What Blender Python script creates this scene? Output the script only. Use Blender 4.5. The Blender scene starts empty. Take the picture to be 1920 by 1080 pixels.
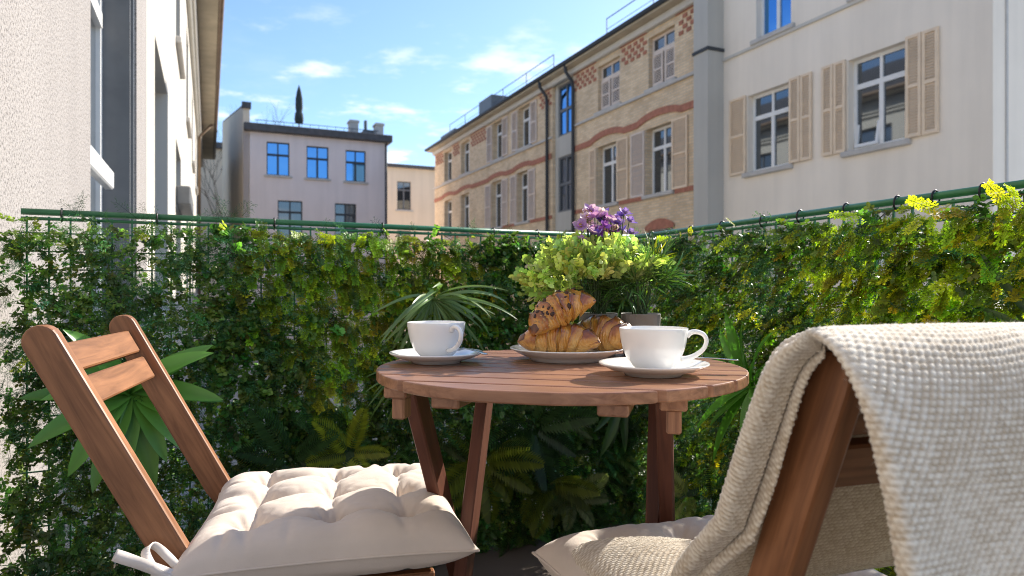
import bpy, bmesh, math, random
import numpy as np
from mathutils import Matrix, Vector, noise as mnoise

# ------------------------------------------------------------------ camera, sky, sun, exposure
SC = bpy.context.scene
EYE = 0.85
cam_d = bpy.data.cameras.new('camera'); cam = bpy.data.objects.new('camera', cam_d)
SC.collection.objects.link(cam); SC.camera = cam
cam.location = (0, 0, EYE); cam.rotation_euler = (math.radians(90), 0, 0)
cam_d.sensor_width = 36; cam_d.lens = 24; cam_d.clip_start = 0.02; cam_d.clip_end = 3000
cam_d.dof.use_dof = True; cam_d.dof.focus_distance = 1.14; cam_d.dof.aperture_fstop = 6.3

SUN_EL, SUN_AZ = math.radians(33), math.radians(48)      # azimuth from +Y towards +X
world = bpy.data.worlds.new('World'); SC.world = world; world.use_nodes = True
wn, wl = world.node_tree.nodes, world.node_tree.links
wn.clear()
w_out = wn.new('ShaderNodeOutputWorld'); w_bg = wn.new('ShaderNodeBackground')
sky = wn.new('ShaderNodeTexSky'); sky.sky_type = 'NISHITA'; sky.sun_disc = False
sky.sun_elevation = SUN_EL; sky.sun_rotation = SUN_AZ
sky.air_density = 1.0; sky.dust_density = 0.9; sky.ozone_density = 4.5; sky.altitude = 300
w_bg.inputs['Strength'].default_value = 0.114
# clouds: noise on a flat layer far above, thinning towards the zenith as a fair-weather sky does
tc = wn.new('ShaderNodeTexCoord'); sep = wn.new('ShaderNodeSeparateXYZ')
wl.new(tc.outputs['Generated'], sep.inputs[0])
def wmath(op, a, b=None, c=None):
    n = wn.new('ShaderNodeMath'); n.operation = op
    for i, v in enumerate((a, b, c)):
        if v is None: continue
        if isinstance(v, (int, float)): n.inputs[i].default_value = v
        else: wl.new(v, n.inputs[i])
    return n.outputs[0]
zc = wmath('MAXIMUM', sep.outputs[2], 0.0)
den = wmath('ADD', zc, 0.10)
cx = wmath('DIVIDE', sep.outputs[0], den); cy = wmath('DIVIDE', sep.outputs[1], den)
cv = wn.new('ShaderNodeCombineXYZ'); wl.new(cx, cv.inputs[0]); wl.new(cy, cv.inputs[1])
def wnoise(scale, detail, rough, off):
    m = wn.new('ShaderNodeMapping'); m.inputs['Location'].default_value = off
    m.inputs['Scale'].default_value = (1.0, 1.25, 1.0)
    wl.new(cv.outputs[0], m.inputs[0])
    n = wn.new('ShaderNodeTexNoise'); n.inputs['Scale'].default_value = scale
    n.inputs['Detail'].default_value = detail; n.inputs['Roughness'].default_value = rough
    wl.new(m.outputs[0], n.inputs['Vector']); return n.outputs['Fac']
def wramp(v, lo, hi):
    n = wn.new('ShaderNodeMapRange'); n.interpolation_type = 'SMOOTHSTEP'
    n.inputs['From Min'].default_value = lo; n.inputs['From Max'].default_value = hi
    wl.new(v, n.inputs['Value']); return n.outputs['Result']
puffs = wramp(wnoise(2.1, 8, 0.58, (3.1, 1.7, 0)), 0.515, 0.68)
veil = wmath('MULTIPLY', wramp(wnoise(0.75, 6, 0.62, (7.3, 0.4, 2)), 0.50, 0.85), 0.4)
cl = wmath('MINIMUM', wmath('ADD', wmath('MULTIPLY', puffs, 0.9), veil), 1.0)
band = wmath('SUBTRACT', 1.0, wramp(sep.outputs[2], 0.24, 0.42))
cl = wmath('MULTIPLY', cl, wmath('ADD', wmath('MULTIPLY', band, 0.85), 0.12))
mix = wn.new('ShaderNodeMix'); mix.data_type = 'RGBA'
wl.new(cl, mix.inputs['Factor']); wl.new(sky.outputs[0], mix.inputs['A'])
mix.inputs['B'].default_value = (5.0, 5.15, 5.4, 1)
wl.new(mix.outputs['Result'], w_bg.inputs['Color']); wl.new(w_bg.outputs[0], w_out.inputs[0])

sun_d = bpy.data.lights.new('sun', 'SUN'); sun = bpy.data.objects.new('sun', sun_d); SC.collection.objects.link(sun)
sun_d.energy = 3.8; sun_d.angle = math.radians(0.55); sun_d.color = (1.0, 0.93, 0.82)
SDIR = Vector((math.sin(SUN_AZ)*math.cos(SUN_EL), math.cos(SUN_AZ)*math.cos(SUN_EL), math.sin(SUN_EL)))
sun.rotation_euler = SDIR.to_track_quat('Z', 'Y').to_euler(); sun.location = (8, 8, 14)
SC.view_settings.view_transform = 'Standard'; SC.view_settings.look = 'None'
SC.view_settings.gamma = 1; SC.view_settings.exposure = 1.25
SC.cycles.max_bounces = 8; SC.cycles.transparent_max_bounces = 8; SC.cycles.use_denoising = True
SC.cycles.denoising_input_passes = 'RGB_ALBEDO_NORMAL'; SC.cycles.denoising_prefilter = 'NONE'; SC.cycles.filter_width = 1.0

# ------------------------------------------------------------------ helpers
R = random.Random(7); NR = np.random.default_rng(11)
COL = SC.collection
def link(o, parent=None):
    COL.objects.link(o)
    if parent is not None: o.parent = parent
    return o
def tag(o, label, cat, group=None):
    o['label'] = label; o['category'] = cat
    if group: o['group'] = group
    return o
def thing(name, label, cat, loc=(0, 0, 0), rz=0, group=None):
    o = bpy.data.objects.new(name, None); link(o); o.location = loc; o.rotation_euler = (0, 0, rz)
    o.empty_display_size = 0.1
    return tag(o, label, cat, group)
def structure(o): o['kind'] = 'structure'; return o
def stuff(o): o['kind'] = 'stuff'; return o
class MB:
    def __init__(s): s.v = []; s.f = []
    def add(s, vs, fs):
        k = len(s.v); s.v += [tuple(p) for p in vs]; s.f += [tuple(i+k for i in f) for f in fs]; return s
    def box(s, lo, hi, c=0.0):
        (x0, y0, z0), (x1, y1, z1) = [min(a, b) for a, b in zip(lo, hi)], [max(a, b) for a, b in zip(lo, hi)]
        if c <= 0:
            vs = [(x, y, z) for x in (x0, x1) for y in (y0, y1) for z in (z0, z1)]
            return s.add(vs, [(0, 1, 3, 2), (4, 6, 7, 5), (0, 4, 5, 1), (2, 3, 7, 6), (0, 2, 6, 4), (1, 5, 7, 3)])
        c = min(c, (x1-x0)*.45, (y1-y0)*.45, (z1-z0)*.45)
        L, H = (x0, y0, z0), (x1, y1, z1); vs = []; idx = {}
        for i in (0, 1):
            for j in (0, 1):
                for k in (0, 1):
                    b = (i, j, k)
                    for ax in range(3):     # vertex lying on the face of axis ax
                        p = [(H if b[m] else L)[m] + (0 if m == ax else (-c if b[m] else c)) for m in range(3)]
                        idx[(b, ax)] = len(vs); vs.append(p)
        fs = []
        for ax in range(3):
            o1, o2 = [m for m in range(3) if m != ax]
            for sd in (0, 1):
                q = []
                for a, b2 in ((0, 0), (1, 0), (1, 1), (0, 1)):
                    t = [0, 0, 0]; t[ax] = sd; t[o1] = a; t[o2] = b2; q.append(idx[(tuple(t), ax)])
                fs.append(q)
            for a in (0, 1):                # chamfer strips along axis ax
                for b2 in (0, 1):
                    t0 = [0, 0, 0]; t0[o1] = a; t0[o2] = b2; t1 = list(t0); t1[ax] = 1
                    fs.append([idx[(tuple(t0), o1)], idx[(tuple(t1), o1)], idx[(tuple(t1), o2)], idx[(tuple(t0), o2)]])
        for i in (0, 1):
            for j in (0, 1):
                for k in (0, 1): fs.append([idx[((i, j, k), a)] for a in range(3)])
        return s.add(vs, fs)
    def tube(s, pts, rad, n=8, cap=True):
        pts = [Vector(p) for p in pts]; rs = rad if isinstance(rad, (list, tuple)) else [rad]*len(pts)
        vs = []; fs = []; up = None
        for i, p in enumerate(pts):
            d = (pts[min(i+1, len(pts)-1)]-pts[max(i-1, 0)]).normalized()
            if up is None: up = d.orthogonal().normalized()
            up = (up-d*up.dot(d)).normalized(); sd = d.cross(up)
            for k in range(n):
                a = 2*math.pi*k/n; vs.append(p+(up*math.cos(a)+sd*math.sin(a))*rs[i])
        for i in range(len(pts)-1):
            for k in range(n):
                fs.append((i*n+k, i*n+(k+1) % n, (i+1)*n+(k+1) % n, (i+1)*n+k))
        if cap: fs.append(tuple(range(n-1, -1, -1))); fs.append(tuple(range((len(pts)-1)*n, len(pts)*n)))
        return s.add(vs, fs)
    def lathe(s, prof, n=64):
        vs = []; fs = []; m = len(prof)
        for k in range(n):
            a = 2*math.pi*k/n
            for r, z in prof: vs.append((r*math.cos(a), r*math.sin(a), z))
        for k in range(n):
            k2 = (k+1) % n
            for i in range(m-1): fs.append((k*m+i, k2*m+i, k2*m+i+1, k*m+i+1))
        return s.add(vs, fs)
    def mesh(s, name, mat, smooth=False):
        me = bpy.data.meshes.new(name); me.from_pydata(s.v, [], s.f)
        if mat is not None: me.materials.append(mat)
        if smooth: me.polygons.foreach_set('use_smooth', [True]*len(me.polygons))
        me.update(); return me
    def build(s, name, mat, parent=None, smooth=False):
        return link(bpy.data.objects.new(name, s.mesh(name, mat, smooth)), parent)
def recalc(me):
    bm = bmesh.new(); bm.from_mesh(me); bmesh.ops.recalc_face_normals(bm, faces=bm.faces); bm.to_mesh(me); bm.free()
def np_mesh(name, V, F, mat, tint=None, smooth=False):
    """V (n,3), F (m,k) int; tint per vertex (n,) or (n,3)"""
    me = bpy.data.meshes.new(name); n, m, k = len(V), len(F), F.shape[1]
    me.vertices.add(n); me.vertices.foreach_set('co', np.ascontiguousarray(V, dtype=np.float32).ravel())
    me.loops.add(m*k); me.loops.foreach_set('vertex_index', np.ascontiguousarray(F, dtype=np.int32).ravel())
    me.polygons.add(m); me.polygons.foreach_set('loop_start', np.arange(0, m*k, k, dtype=np.int32))
    me.polygons.foreach_set('loop_total', np.full(m, k, dtype=np.int32))
    if smooth: me.polygons.foreach_set('use_smooth', np.ones(m, dtype=bool))
    me.update(calc_edges=True)
    if tint is not None:
        at = me.attributes.new('tint', 'FLOAT_COLOR', 'POINT')
        c = np.ones((n, 4), dtype=np.float32)
        if tint.ndim == 1: c[:, :3] = tint[:, None]
        else: c[:, :3] = tint
        at.data.foreach_set('color', c.ravel())
    me.materials.append(mat); return me
def sheet_faces(nu, nv):
    i = np.arange(nu-1)[:, None]*nv+np.arange(nv-1)[None, :]
    i = i.ravel(); return np.stack([i, i+nv, i+nv+1, i+1], 1)

# ------------------------------------------------------------------ materials
class NT:
    def __init__(s, name):
        s.m = bpy.data.materials.new(name); s.m.use_nodes = True; s.n = s.m.node_tree.nodes; s.l = s.m.node_tree.links
        s.b = s.n['Principled BSDF']; s.out = s.n['Material Output']
    def node(s, t, **k):
        n = s.n.new(t)
        for a, v in k.items(): setattr(n, a, v)
        return n
    def set(s, sock, v):
        if isinstance(v, bpy.types.NodeSocket): s.l.new(v, sock)
        else: sock.default_value = v
    def coord(s, kind='Object', scale=(1, 1, 1), rot=(0, 0, 0)):
        t = s.node('ShaderNodeTexCoord'); mp = s.node('ShaderNodeMapping')
        mp.inputs['Scale'].default_value = scale; mp.inputs['Rotation'].default_value = rot
        s.l.new(t.outputs[kind], mp.inputs[0]); return mp.outputs[0]
    def noise(s, vec, scale, detail=4, rough=.55, dist=0):
        n = s.node('ShaderNodeTexNoise'); s.l.new(vec, n.inputs['Vector'])
        n.inputs['Scale'].default_value = scale; n.inputs['Detail'].default_value = detail
        n.inputs['Roughness'].default_value = rough; n.inputs['Distortion'].default_value = dist; return n.outputs['Fac']
    def ramp(s, v, stops):
        n = s.node('ShaderNodeValToRGB'); s.l.new(v, n.inputs[0]); e = n.color_ramp.elements
        while len(e) < len(stops): e.new(.5)
        for el, (p, c) in zip(e, stops): el.position = p; el.color = (*c, 1)
        return n.outputs[0]
    def mix(s, f, a, b, mode='MIX'):
        n = s.node('ShaderNodeMix', data_type='RGBA', blend_type=mode)
        s.set(n.inputs['Factor'], f)
        for k, v in (('A', a), ('B', b)): s.set(n.inputs[k], (*v, 1) if isinstance(v, tuple) and len(v) == 3 else v)
        return n.outputs['Result']
    def math(s, op, a, b=0):
        n = s.node('ShaderNodeMath', operation=op); s.set(n.inputs[0], a); s.set(n.inputs[1], b); return n.outputs[0]
    def bump(s, h, strength, dist=.01):
        n = s.node('ShaderNodeBump'); s.l.new(h, n.inputs['Height']); n.inputs['Strength'].default_value = strength
        n.inputs['Distance'].default_value = dist; s.l.new(n.outputs[0], s.b.inputs['Normal']); return n
    def base(s, v, rough=.6, spec=.5, metal=0.0):
        s.set(s.b.inputs['Base Color'], (*v, 1) if isinstance(v, tuple) and len(v) == 3 else v)
        s.b.inputs['Roughness'].default_value = rough; s.b.inputs['Specular IOR Level'].default_value = spec
        s.b.inputs['Metallic'].default_value = metal; return s.m
M = {}
def plain(name, c, rough=.6, var=.12, scale=6, bump=0.0, bscale=40, spec=.4, metal=0.0):
    t = NT(name); co = t.coord()
    d = tuple(x*(1-var) for x in c); e = tuple(min(1, x*(1+var)) for x in c)
    v = t.ramp(t.noise(co, scale, 5), [(.3, d), (.7, e)])
    if bump: t.bump(t.noise(co, bscale, 3), bump)
    M[name] = t.base(v, rough, spec, metal); return M[name]
def wood(name, dark, light, rough=.45):
    t = NT(name); oi = t.node('ShaderNodeObjectInfo')
    co = t.coord('Object', (1.2, 16, 16))
    ad = t.node('ShaderNodeVectorMath', operation='ADD'); t.l.new(co, ad.inputs[0])
    sc = t.node('ShaderNodeVectorMath', operation='SCALE'); sc.inputs[0].default_value = (9, 5, 7)
    t.l.new(oi.outputs['Random'], sc.inputs['Scale']); t.l.new(sc.outputs[0], ad.inputs[1])
    g = t.noise(ad.outputs[0], 4.5, 7, .62, .8)
    v = t.ramp(g, [(.28, dark), (.5, tuple((a+b)/2 for a, b in zip(dark, light))), (.74, light)])
    co2 = t.coord('Object', (2, 3, 3)); blot = t.ramp(t.noise(co2, 3, 3), [(.3, (.78, .74, .72)), (.7, (1.12, 1.1, 1.08))])
    v = t.mix(1.0, v, blot, 'MULTIPLY')
    t.bump(g, .18, .002)
    M[name] = t.base(v, rough, .4); return M[name]
def leafmat(name, tr=.35, rough=.38, spec=.45, gain=(1, 1, 1)):
    t = NT(name); a = t.node('ShaderNodeAttribute', attribute_name='tint')
    c = t.mix(1.0, a.outputs['Color'], gain, 'MULTIPLY')
    t.base(c, rough, spec)
    tl = t.node('ShaderNodeBsdfTranslucent')
    t.l.new(t.mix(1.0, c, (1.05, 1.3, .5), 'MULTIPLY'), tl.inputs['Color'])
    mx = t.node('ShaderNodeMixShader'); mx.inputs[0].default_value = tr
    t.l.new(t.b.outputs[0], mx.inputs[1]); t.l.new(tl.outputs[0], mx.inputs[2]); t.l.new(mx.outputs[0], t.out.inputs[0])
    M[name] = t.m; return t.m
def glassmat(name, tint, metal, rough=.03):
    t = NT(name); co = t.coord(); t.bump(t.noise(co, .9, 1), .03, .05)
    M[name] = t.base(tint, rough, .9, metal); return t.m
def stucco(name, c, speck=0.0, scale=1.0, var=.07):
    t = NT(name); co = t.coord()
    big = t.noise(co, .5*scale, 5, .6); v = t.ramp(big, [(.3, tuple(x*(1-var) for x in c)), (.7, tuple(min(1, x*(1+var)) for x in c))])
    streak = t.noise(t.coord('Object', (2.2, 2.2, .16)), 1.2, 4)
    v = t.mix(.38, v, t.ramp(streak, [(.34, tuple(x*.80 for x in c)), (.6, c)]))
    if speck:
        gr = t.noise(co, 105, 3, .8)
        v = t.mix(t.math('MULTIPLY', t.ramp(gr, [(.40, (1, 1, 1)), (.50, (0, 0, 0))]), speck), v, tuple(x*.28 for x in c))
        t.bump(t.noise(co, 95, 4, .75), .55, .010)
    else: t.bump(t.noise(co, 60*scale, 4), .12, .01)
    M[name] = t.base(v, .9, .2); return t.m
# ------------------------------------------------------------------ street grid: q across the street, t along it
GA = math.atan2(.4065, .9136); GN = (math.cos(GA), math.sin(GA))
GROUND = -2.7
def grid(q, t, z=0): return Vector((q*GN[0]-t*GN[1], q*GN[1]+t*GN[0], z))
stucco('render_cream', (.88, .775, .64)); stucco('render_rough', (.37, .34, .32), speck=.85); stucco('render_lavender', (.76, .665, .63))
stucco('render_peach', (.76, .62, .46)); stucco('render_white', (.60, .56, .49)); stucco('concrete_grey', (.50, .475, .42))
plain('paving', (.38, .36, .33), .85, .15, 1.5, .2, 12); plain('deck', (.10, .075, .06), .7, .2, 3)
plain('white_paint', (.78, .77, .74), .35, .04); plain('grey_metal', (.14, .145, .15), .45, .1); plain('dark_metal', (.05, .055, .06), .75, .1)
plain('roof_dark', (.085, .08, .08), .7, .25, 5, .3, 20); plain('shutter_beige', (.78, .61, .43), .55, .06); plain('shutter_pink', (.68, .57, .48), .55, .06)
plain('stone_sill', (.50, .47, .43), .8, .08); plain('red_brick', (.40, .165, .105), .85, .22, 9, .4, 50)
plain('copper_brown', (.20, .13, .075), .5, .2, 3); plain('soffit', (.50, .42, .30), .8, .15, 2); plain('chimney_brick', (.45, .22, .13), .9, .2, 6)
plain('green_plastic', (.04, .17, .08), .35, .15, 20); plain('black_plastic', (.012, .013, .014), .4, .1)
plain('parasol_cloth', (.035, .045, .045), .9, .2, 4); plain('bark', (.10, .075, .055), .9, .2, 12)
glassmat('glass', (.16, .18, .20), .85); glassmat('glass_sky_tint', (.13, .33, .62), 1.0); plain('curtain', (.60, .58, .55), .9, .1, 8)  # second glass: blue of the mirrored sky put into the pane colour
def brick_mat():
    t = NT('tan_brick'); tcn = t.node('ShaderNodeTexCoord'); sp = t.node('ShaderNodeSeparateXYZ'); cb = t.node('ShaderNodeCombineXYZ')
    t.l.new(tcn.outputs['Object'], sp.inputs[0]); t.l.new(t.math('ADD', sp.outputs[1], sp.outputs[0]), cb.inputs[0]); t.l.new(sp.outputs[2], cb.inputs[1])
    b = t.node('ShaderNodeTexBrick'); t.l.new(cb.outputs[0], b.inputs['Vector'])
    for k, v in (('Color1', (.78, .61, .41, 1)), ('Color2', (.62, .45, .28, 1)), ('Mortar', (.52, .46, .37, 1)), ('Scale', 1.0), ('Mortar Size', .009), ('Mortar Smooth', .3), ('Bias', -.25), ('Brick Width', .26), ('Row Height', .078)): b.inputs[k].default_value = v
    nz = t.ramp(t.noise(cb.outputs[0], 1.1, 5, .65), [(.3, (.8, .78, .76)), (.7, (1.12, 1.1, 1.06))])
    v = t.mix(1.0, b.outputs['Color'], nz, 'MULTIPLY'); t.bump(b.outputs['Fac'], -.5, .012)
    M['tan_brick'] = t.base(v, .9, .2)
brick_mat()

class Face:
    """a facade plane: side 'q-' faces the street from the right, 'q+' from the left, 't-' faces the camera"""
    def __init__(s, root, base, side, at): s.root, s.base, s.side, s.at = root, base, side, at
    def P(s, a, z, d):
        p = {'q-': (s.at+d, a, z), 'q+': (s.at-d, a, z), 't-': (a, s.at+d, z)}[s.side]
        return tuple(p[i]-s.base[i] for i in range(3))
    def fbox(s, mb, a0, a1, z0, z1, d0, d1, c=0.0): return mb.box(s.P(a0, z0, d0), s.P(a1, z1, d1), c)
    def part(s, name, mat, boxes, parent=None, c=0.0):
        mb = MB()
        for b in boxes: s.fbox(mb, *b, c)
        return mb.build(name, M[mat], parent or s.root)
    def wall(s, name, mat, a0, a1, z0, z1, holes, rec=.22):
        """one sheet with real openings and reveals"""
        As = sorted({a0, a1, *[h[0] for h in holes], *[h[1] for h in holes]}); Zs = sorted({z0, z1, *[h[2] for h in holes], *[h[3] for h in holes]})
        mb = MB()
        for i in range(len(As)-1):
            for j in range(len(Zs)-1):
                ca, cz = (As[i]+As[i+1])/2, (Zs[j]+Zs[j+1])/2
                if any(h[0] < ca < h[1] and h[2] < cz < h[3] for h in holes): continue
                mb.add([s.P(As[i], Zs[j], 0), s.P(As[i+1], Zs[j], 0), s.P(As[i+1], Zs[j+1], 0), s.P(As[i], Zs[j+1], 0)], [(0, 1, 2, 3)])
        for h in holes:
            c = [(h[0], h[2]), (h[1], h[2]), (h[1], h[3]), (h[0], h[3])]
            for k in range(4):
                p, q = c[k], c[(k+1) % 4]
                mb.add([s.P(*p, 0), s.P(*q, 0), s.P(*q, rec+.1), s.P(*p, rec+.1)], [(0, 1, 2, 3)])
        return mb.build(name, M[mat], s.root)
    def window(s, a0, a1, z0, z1, rec=.16, frame='white_paint', glass='glass', fw=.07, transom=.70, sill=True, open_sash=False, curtain=False, lab=None, sillmat='stone_sill'):
        mb = MB(); zt = z0+(z1-z0)*transom; am = (a0+a1)/2
        s.fbox(mb, a0, a0+fw, z0, z1, rec, rec+.07); s.fbox(mb, a1-fw, a1, z0, z1, rec, rec+.07)
        s.fbox(mb, a0+fw, a1-fw, z0, z0+fw, rec, rec+.07); s.fbox(mb, a0+fw, a1-fw, z1-fw, z1, rec, rec+.07)
        s.fbox(mb, a0+fw, a1-fw, zt-.05, zt+.05, rec-.012, rec+.068)
        s.fbox(mb, am-.045, am+.045, z0+fw, zt-.05, rec-.006, rec+.066); s.fbox(mb, am-.03, am+.03, zt+.05, z1-fw, rec-.006, rec+.066)
        w = mb.build('window', M[frame], s.root)
        if lab: w['label'] = lab
        for (b0, b1, y0, y1) in ((a0+fw, am-.045, z0+fw, zt-.05), (am+.045, a1-fw, z0+fw, zt-.05), (a0+fw, am-.03, zt+.05, z1-fw), (am+.03, a1-fw, zt+.05, z1-fw)):
            s.part('pane', glass, [(b0, b1, y0, y1, rec+.03, rec+.045)], w)
        if open_sash:        # a tilted sash leaning into the street side of its frame
            b0, b1, y0, y1 = am+.05, a1-fw+.02, z0+fw, zt-.05; mb = MB()
            def Q(a, z, d): return s.P(a, z, d-.26*(z-y0)/(y1-y0)*0-.02+.20*(z-y0)/(y1-y0))
            for (e0, e1, f0, f1) in ((b0, b0+.06, y0, y1), (b1-.06, b1, y0, y1), (b0+.06, b1-.06, y0, y0+.06), (b0+.06, b1-.06, y1-.06, y1)):
                vs = [Q(a, z, rec-.03+d) for a in (e0, e1) for z in (f0, f1) for d in (0, .045)]
                mb.add(vs, [(0, 1, 3, 2), (4, 6, 7, 5), (0, 4, 5, 1), (2, 3, 7, 6), (0, 2, 6, 4), (1, 5, 7, 3)])
            mb.build('sash', M[frame], w)
        if curtain: s.part('curtain', 'curtain', [(a0+fw, a0+fw+.22, z0+fw, zt-.05, rec+.012, rec+.026)], w)
        if sill: s.part('sill', sillmat, [(a0-.12, a1+.12, z0-.11, z0-.004, -.09, rec)], w, .012)
        return w
    def shutter(s, a0, a1, z0, z1, mat='shutter_beige', d=-.055, leaves=1):
        mb = MB(); st = .055; n = leaves; W = (a1-a0)/n
        for k in range(n):
            b0, b1 = a0+k*W+.006, a0+(k+1)*W-.006; dd = d-.012*(k % 2)
            s.fbox(mb, b0, b0+st, z0, z1, dd, dd+.04); s.fbox(mb, b1-st, b1, z0, z1, dd, dd+.04)
            for zz in (z0, (z0+z1)/2-st/2, z1-st): s.fbox(mb, b0+st, b1-st, zz, zz+st, dd+.002, dd+.038)
        o = mb.build('shutter', M[mat], s.root); mb = MB()
        for k in range(n):
            b0, b1 = a0+k*W+.006+st, a0+(k+1)*W-.006-st; dd = d-.012*(k % 2); m = int((z1-z0)/.055)
            for i in range(m):
                z = z0+st+(z1-z0-2*st)*(i+.5)/m
                mb.add([s.P(b0, z-.026, dd+.006), s.P(b1, z-.026, dd+.006), s.P(b1, z+.020, dd+.034), s.P(b0, z+.020, dd+.034)], [(0, 1, 2, 3)])
        stuff(mb.build('louvre', M[mat], o)); return o

def building(name, label, cat, q, t, z=GROUND):
    root = thing(name, label, cat, grid(q, t, z), GA); return root, (q, t, z)

# ground and balcony slab
g = MB().add([(-900, -900, GROUND), (900, -900, GROUND), (900, 900, GROUND), (-900, 900, GROUND)], [(0, 1, 2, 3)]).build('ground', M['paving']); structure(g)
def slab():
    c = [grid(-.47, -1.2), grid(1.62, -1.2), grid(1.62, 2.42), grid(-.47, 2.42)]
    mb = MB().add([p+Vector((0, 0, h)) for h in (-.16, 0) for p in c], [(3, 2, 1, 0), (4, 5, 6, 7), (0, 1, 5, 4), (1, 2, 6, 5), (2, 3, 7, 6), (3, 0, 4, 7)])
    return structure(mb.build('balcony_floor', M['deck']))
slab()

# ---- white building on the right
QF = 11.57
root, base = building('white_building', 'pale plastered building with beige folding shutters, on the right behind the hedge', 'building', QF, 6.91)
F = Face(root, base, 'q-', QF)
ops = [(11.14, 12.39, 3.55, 5.35), (8.42, 9.64, 3.55, 5.35), (11.09, 12.12, 6.58, 8.35), (8.42, 9.5, 6.58, 8.35), (11.14, 12.39, .5, 2.4), (8.42, 9.64, .5, 2.4)]
F.wall('wall', 'render_cream', 6.91, 13.21, GROUND, 8.72, ops)
F.window(*ops[0], lab='smaller window with reflected sky between beige shutters'); F.window(*ops[1], open_sash=True, lab='window with one sash tilted open'); F.window(*ops[2], glass='glass_sky_tint'); F.window(*ops[3], glass='glass_sky_tint'); F.window(*ops[4]); F.window(*ops[5])
F.shutter(12.42, 12.97, 3.55, 5.38); F.shutter(10.50, 11.10, 3.55, 5.38, leaves=2); F.shutter(9.67, 10.24, 3.55, 5.38, leaves=2); F.shutter(7.78, 8.39, 3.55, 5.38, leaves=2)
F.part('string_course', 'render_white', [(6.91, 13.2, 6.40, 6.47, -.05, .02)]); F.part('eaves', 'roof_dark', [(6.75, 13.2, 8.72, 8.86, -.3, .02)])
E2 = Face(root, base, 't-', 6.91)
E2.wall('end_wall', 'render_cream', QF, QF+6, GROUND, 8.72, []); E2.part('corner_joint', 'stone_sill', [(QF+.32, QF+.37, GROUND, 8.7, -.02, .02)])
F.part('roof', 'roof_dark', [(6.91, 13.2, 8.72, 8.82, .02, 6)]); F.part('rear_wall', 'render_cream', [(6.92, 13.2, GROUND, 8.71, 5.7, 5.98)])

# ---- grey fire wall between the two
root, base = building('fire_wall', 'grey rendered pier standing between the brick house and the pale building', 'wall', 11.08, 13.21)
F = Face(root, base, 'q-', 11.08)
F.part('pier', 'concrete_grey', [(13.21, 13.74, GROUND, 11.2, 0, 5)]); F.part('flashing', 'dark_metal', [(13.18, 13.77, 6.64, 6.72, -.03, .55)])
F.part('coping', 'dark_metal', [(13.16, 13.79, 11.2, 11.3, -.05, 5.05)])

# ---- tan brick building
root, base = building('brick_building', 'long tan brick house with red brick bands and dark eaves across the street', 'building', QF, 13.75)
F = Face(root, base, 'q-', QF)
lowN = [(18.01, 19.19, 3.52, 5.42), (15.26, 16.47, 3.52, 5.42)]; upN = [(17.85, 19.14, 6.55, 8.02), (15.14, 16.34, 6.55, 8.02)]
gN = [(15.2, 16.4, .4, 2.55), (18.0, 19.2, .4, 2.55)]
F.wall('wall', 'tan_brick', 13.75, 20.75, GROUND, 8.42, lowN+upN+gN)
for w in lowN: F.window(*w, rec=.22, curtain=True)
for w in upN: F.window(*w, rec=.14, frame='shutter_pink')
for w in gN: F.window(*w, rec=.2)
lowF = [(24.4, 25.47, 3.52, 5.55), (27.05, 28.25, 3.52, 5.55), (31.1, 32.32, 3.52, 5.5), (33.72, 34.94, 3.52, 5.5)]
upF = [(24.2, 25.36, 6.5, 8.15), (27.02, 28.11, 6.5, 8.15), (31.09, 32.3, 6.5, 8.1), (33.72, 34.94, 6.5, 8.1)]
F.wall('wall', 'tan_brick', 22.35, 36.6, GROUND, 8.42, lowF+upF)
for w in lowF+upF: F.window(*w, rec=.22, fw=.06)
for a0, a1, m in ((19.21, 19.62, 0), (17.35, 17.97, 0), (16.5, 17.2, 1), (14.55, 15.22, 0)): F.shutter(a0, a1, 3.52, 5.42, 'shutter_pink' if m else 'shutter_beige')
for a0, a1 in ((25.5, 26.1), (23.75, 24.37), (28.3, 28.95), (26.4, 27.02)): F.shutter(a0, a1, 3.52, 5.5, 'shutter_pink')
for a0, a1 in ((25.4, 25.95), (23.6, 24.15), (28.15, 28.75), (26.4, 26.98)): F.shutter(a0, a1, 6.5, 8.12, 'shutter_pink')
for w in upN:                                     # closed shutters in the upper windows of the near wing
    am = (w[0]+w[1])/2
    F.shutter(w[0]+.08, am-.05, w[2]+.08, w[3]-.5, 'shutter_pink', .08); F.shutter(am+.05, w[1]-.08, w[2]+.08, w[3]-.5, 'shutter_pink', .08)
# red brick bands that rise over the windows
def band(a0, a1, zb, th, wins, rise, name):
    mb = MB(); n = int((a1-a0)/.12); prev = None
    for i in range(n+1):
        a = a0+(a1-a0)*i/n; h = 0
        for w in wins:
            m, hw = (w[0]+w[1])/2, (w[1]-w[0])/2+.35
            if abs(a-m) < hw: h = max(h, rise*math.cos((a-m)/hw*math.pi/2)**.6)
        cur = [F.P(a, zb+h, 0.02), F.P(a, zb+h, -.045), F.P(a, zb+h+th, -.045), F.P(a, zb+h+th, 0.02)]
        if prev: mb.add(prev+cur, [(0, 1, 5, 4), (1, 2, 6, 5), (2, 3, 7, 6)])
        prev = cur
    return mb.build(name, M['red_brick'], root)
band(13.75, 20.74, 5.55, .19, lowN, .15, 'brick_band'); band(22.36, 36.6, 5.62, .19, lowF, .10, 'brick_band')
for a0, a1 in ((13.76, 15.1), (16.62, 17.85), (19.35, 20.74), (22.36, 24.2), (25.6, 26.9), (28.4, 30.9), (32.5, 33.5), (35.1, 36.59)): F.part('brick_band', 'red_brick', [(a0, a1, 3.40, 3.53, -.035, .02)])
F.part('sill_band', 'stone_sill', [(13.76, 20.74, 6.40, 6.48, -.08, .02)]); F.part('sill_band', 'stone_sill', [(22.36, 36.6, 6.34, 6.42, -.08, .02)])
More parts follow.
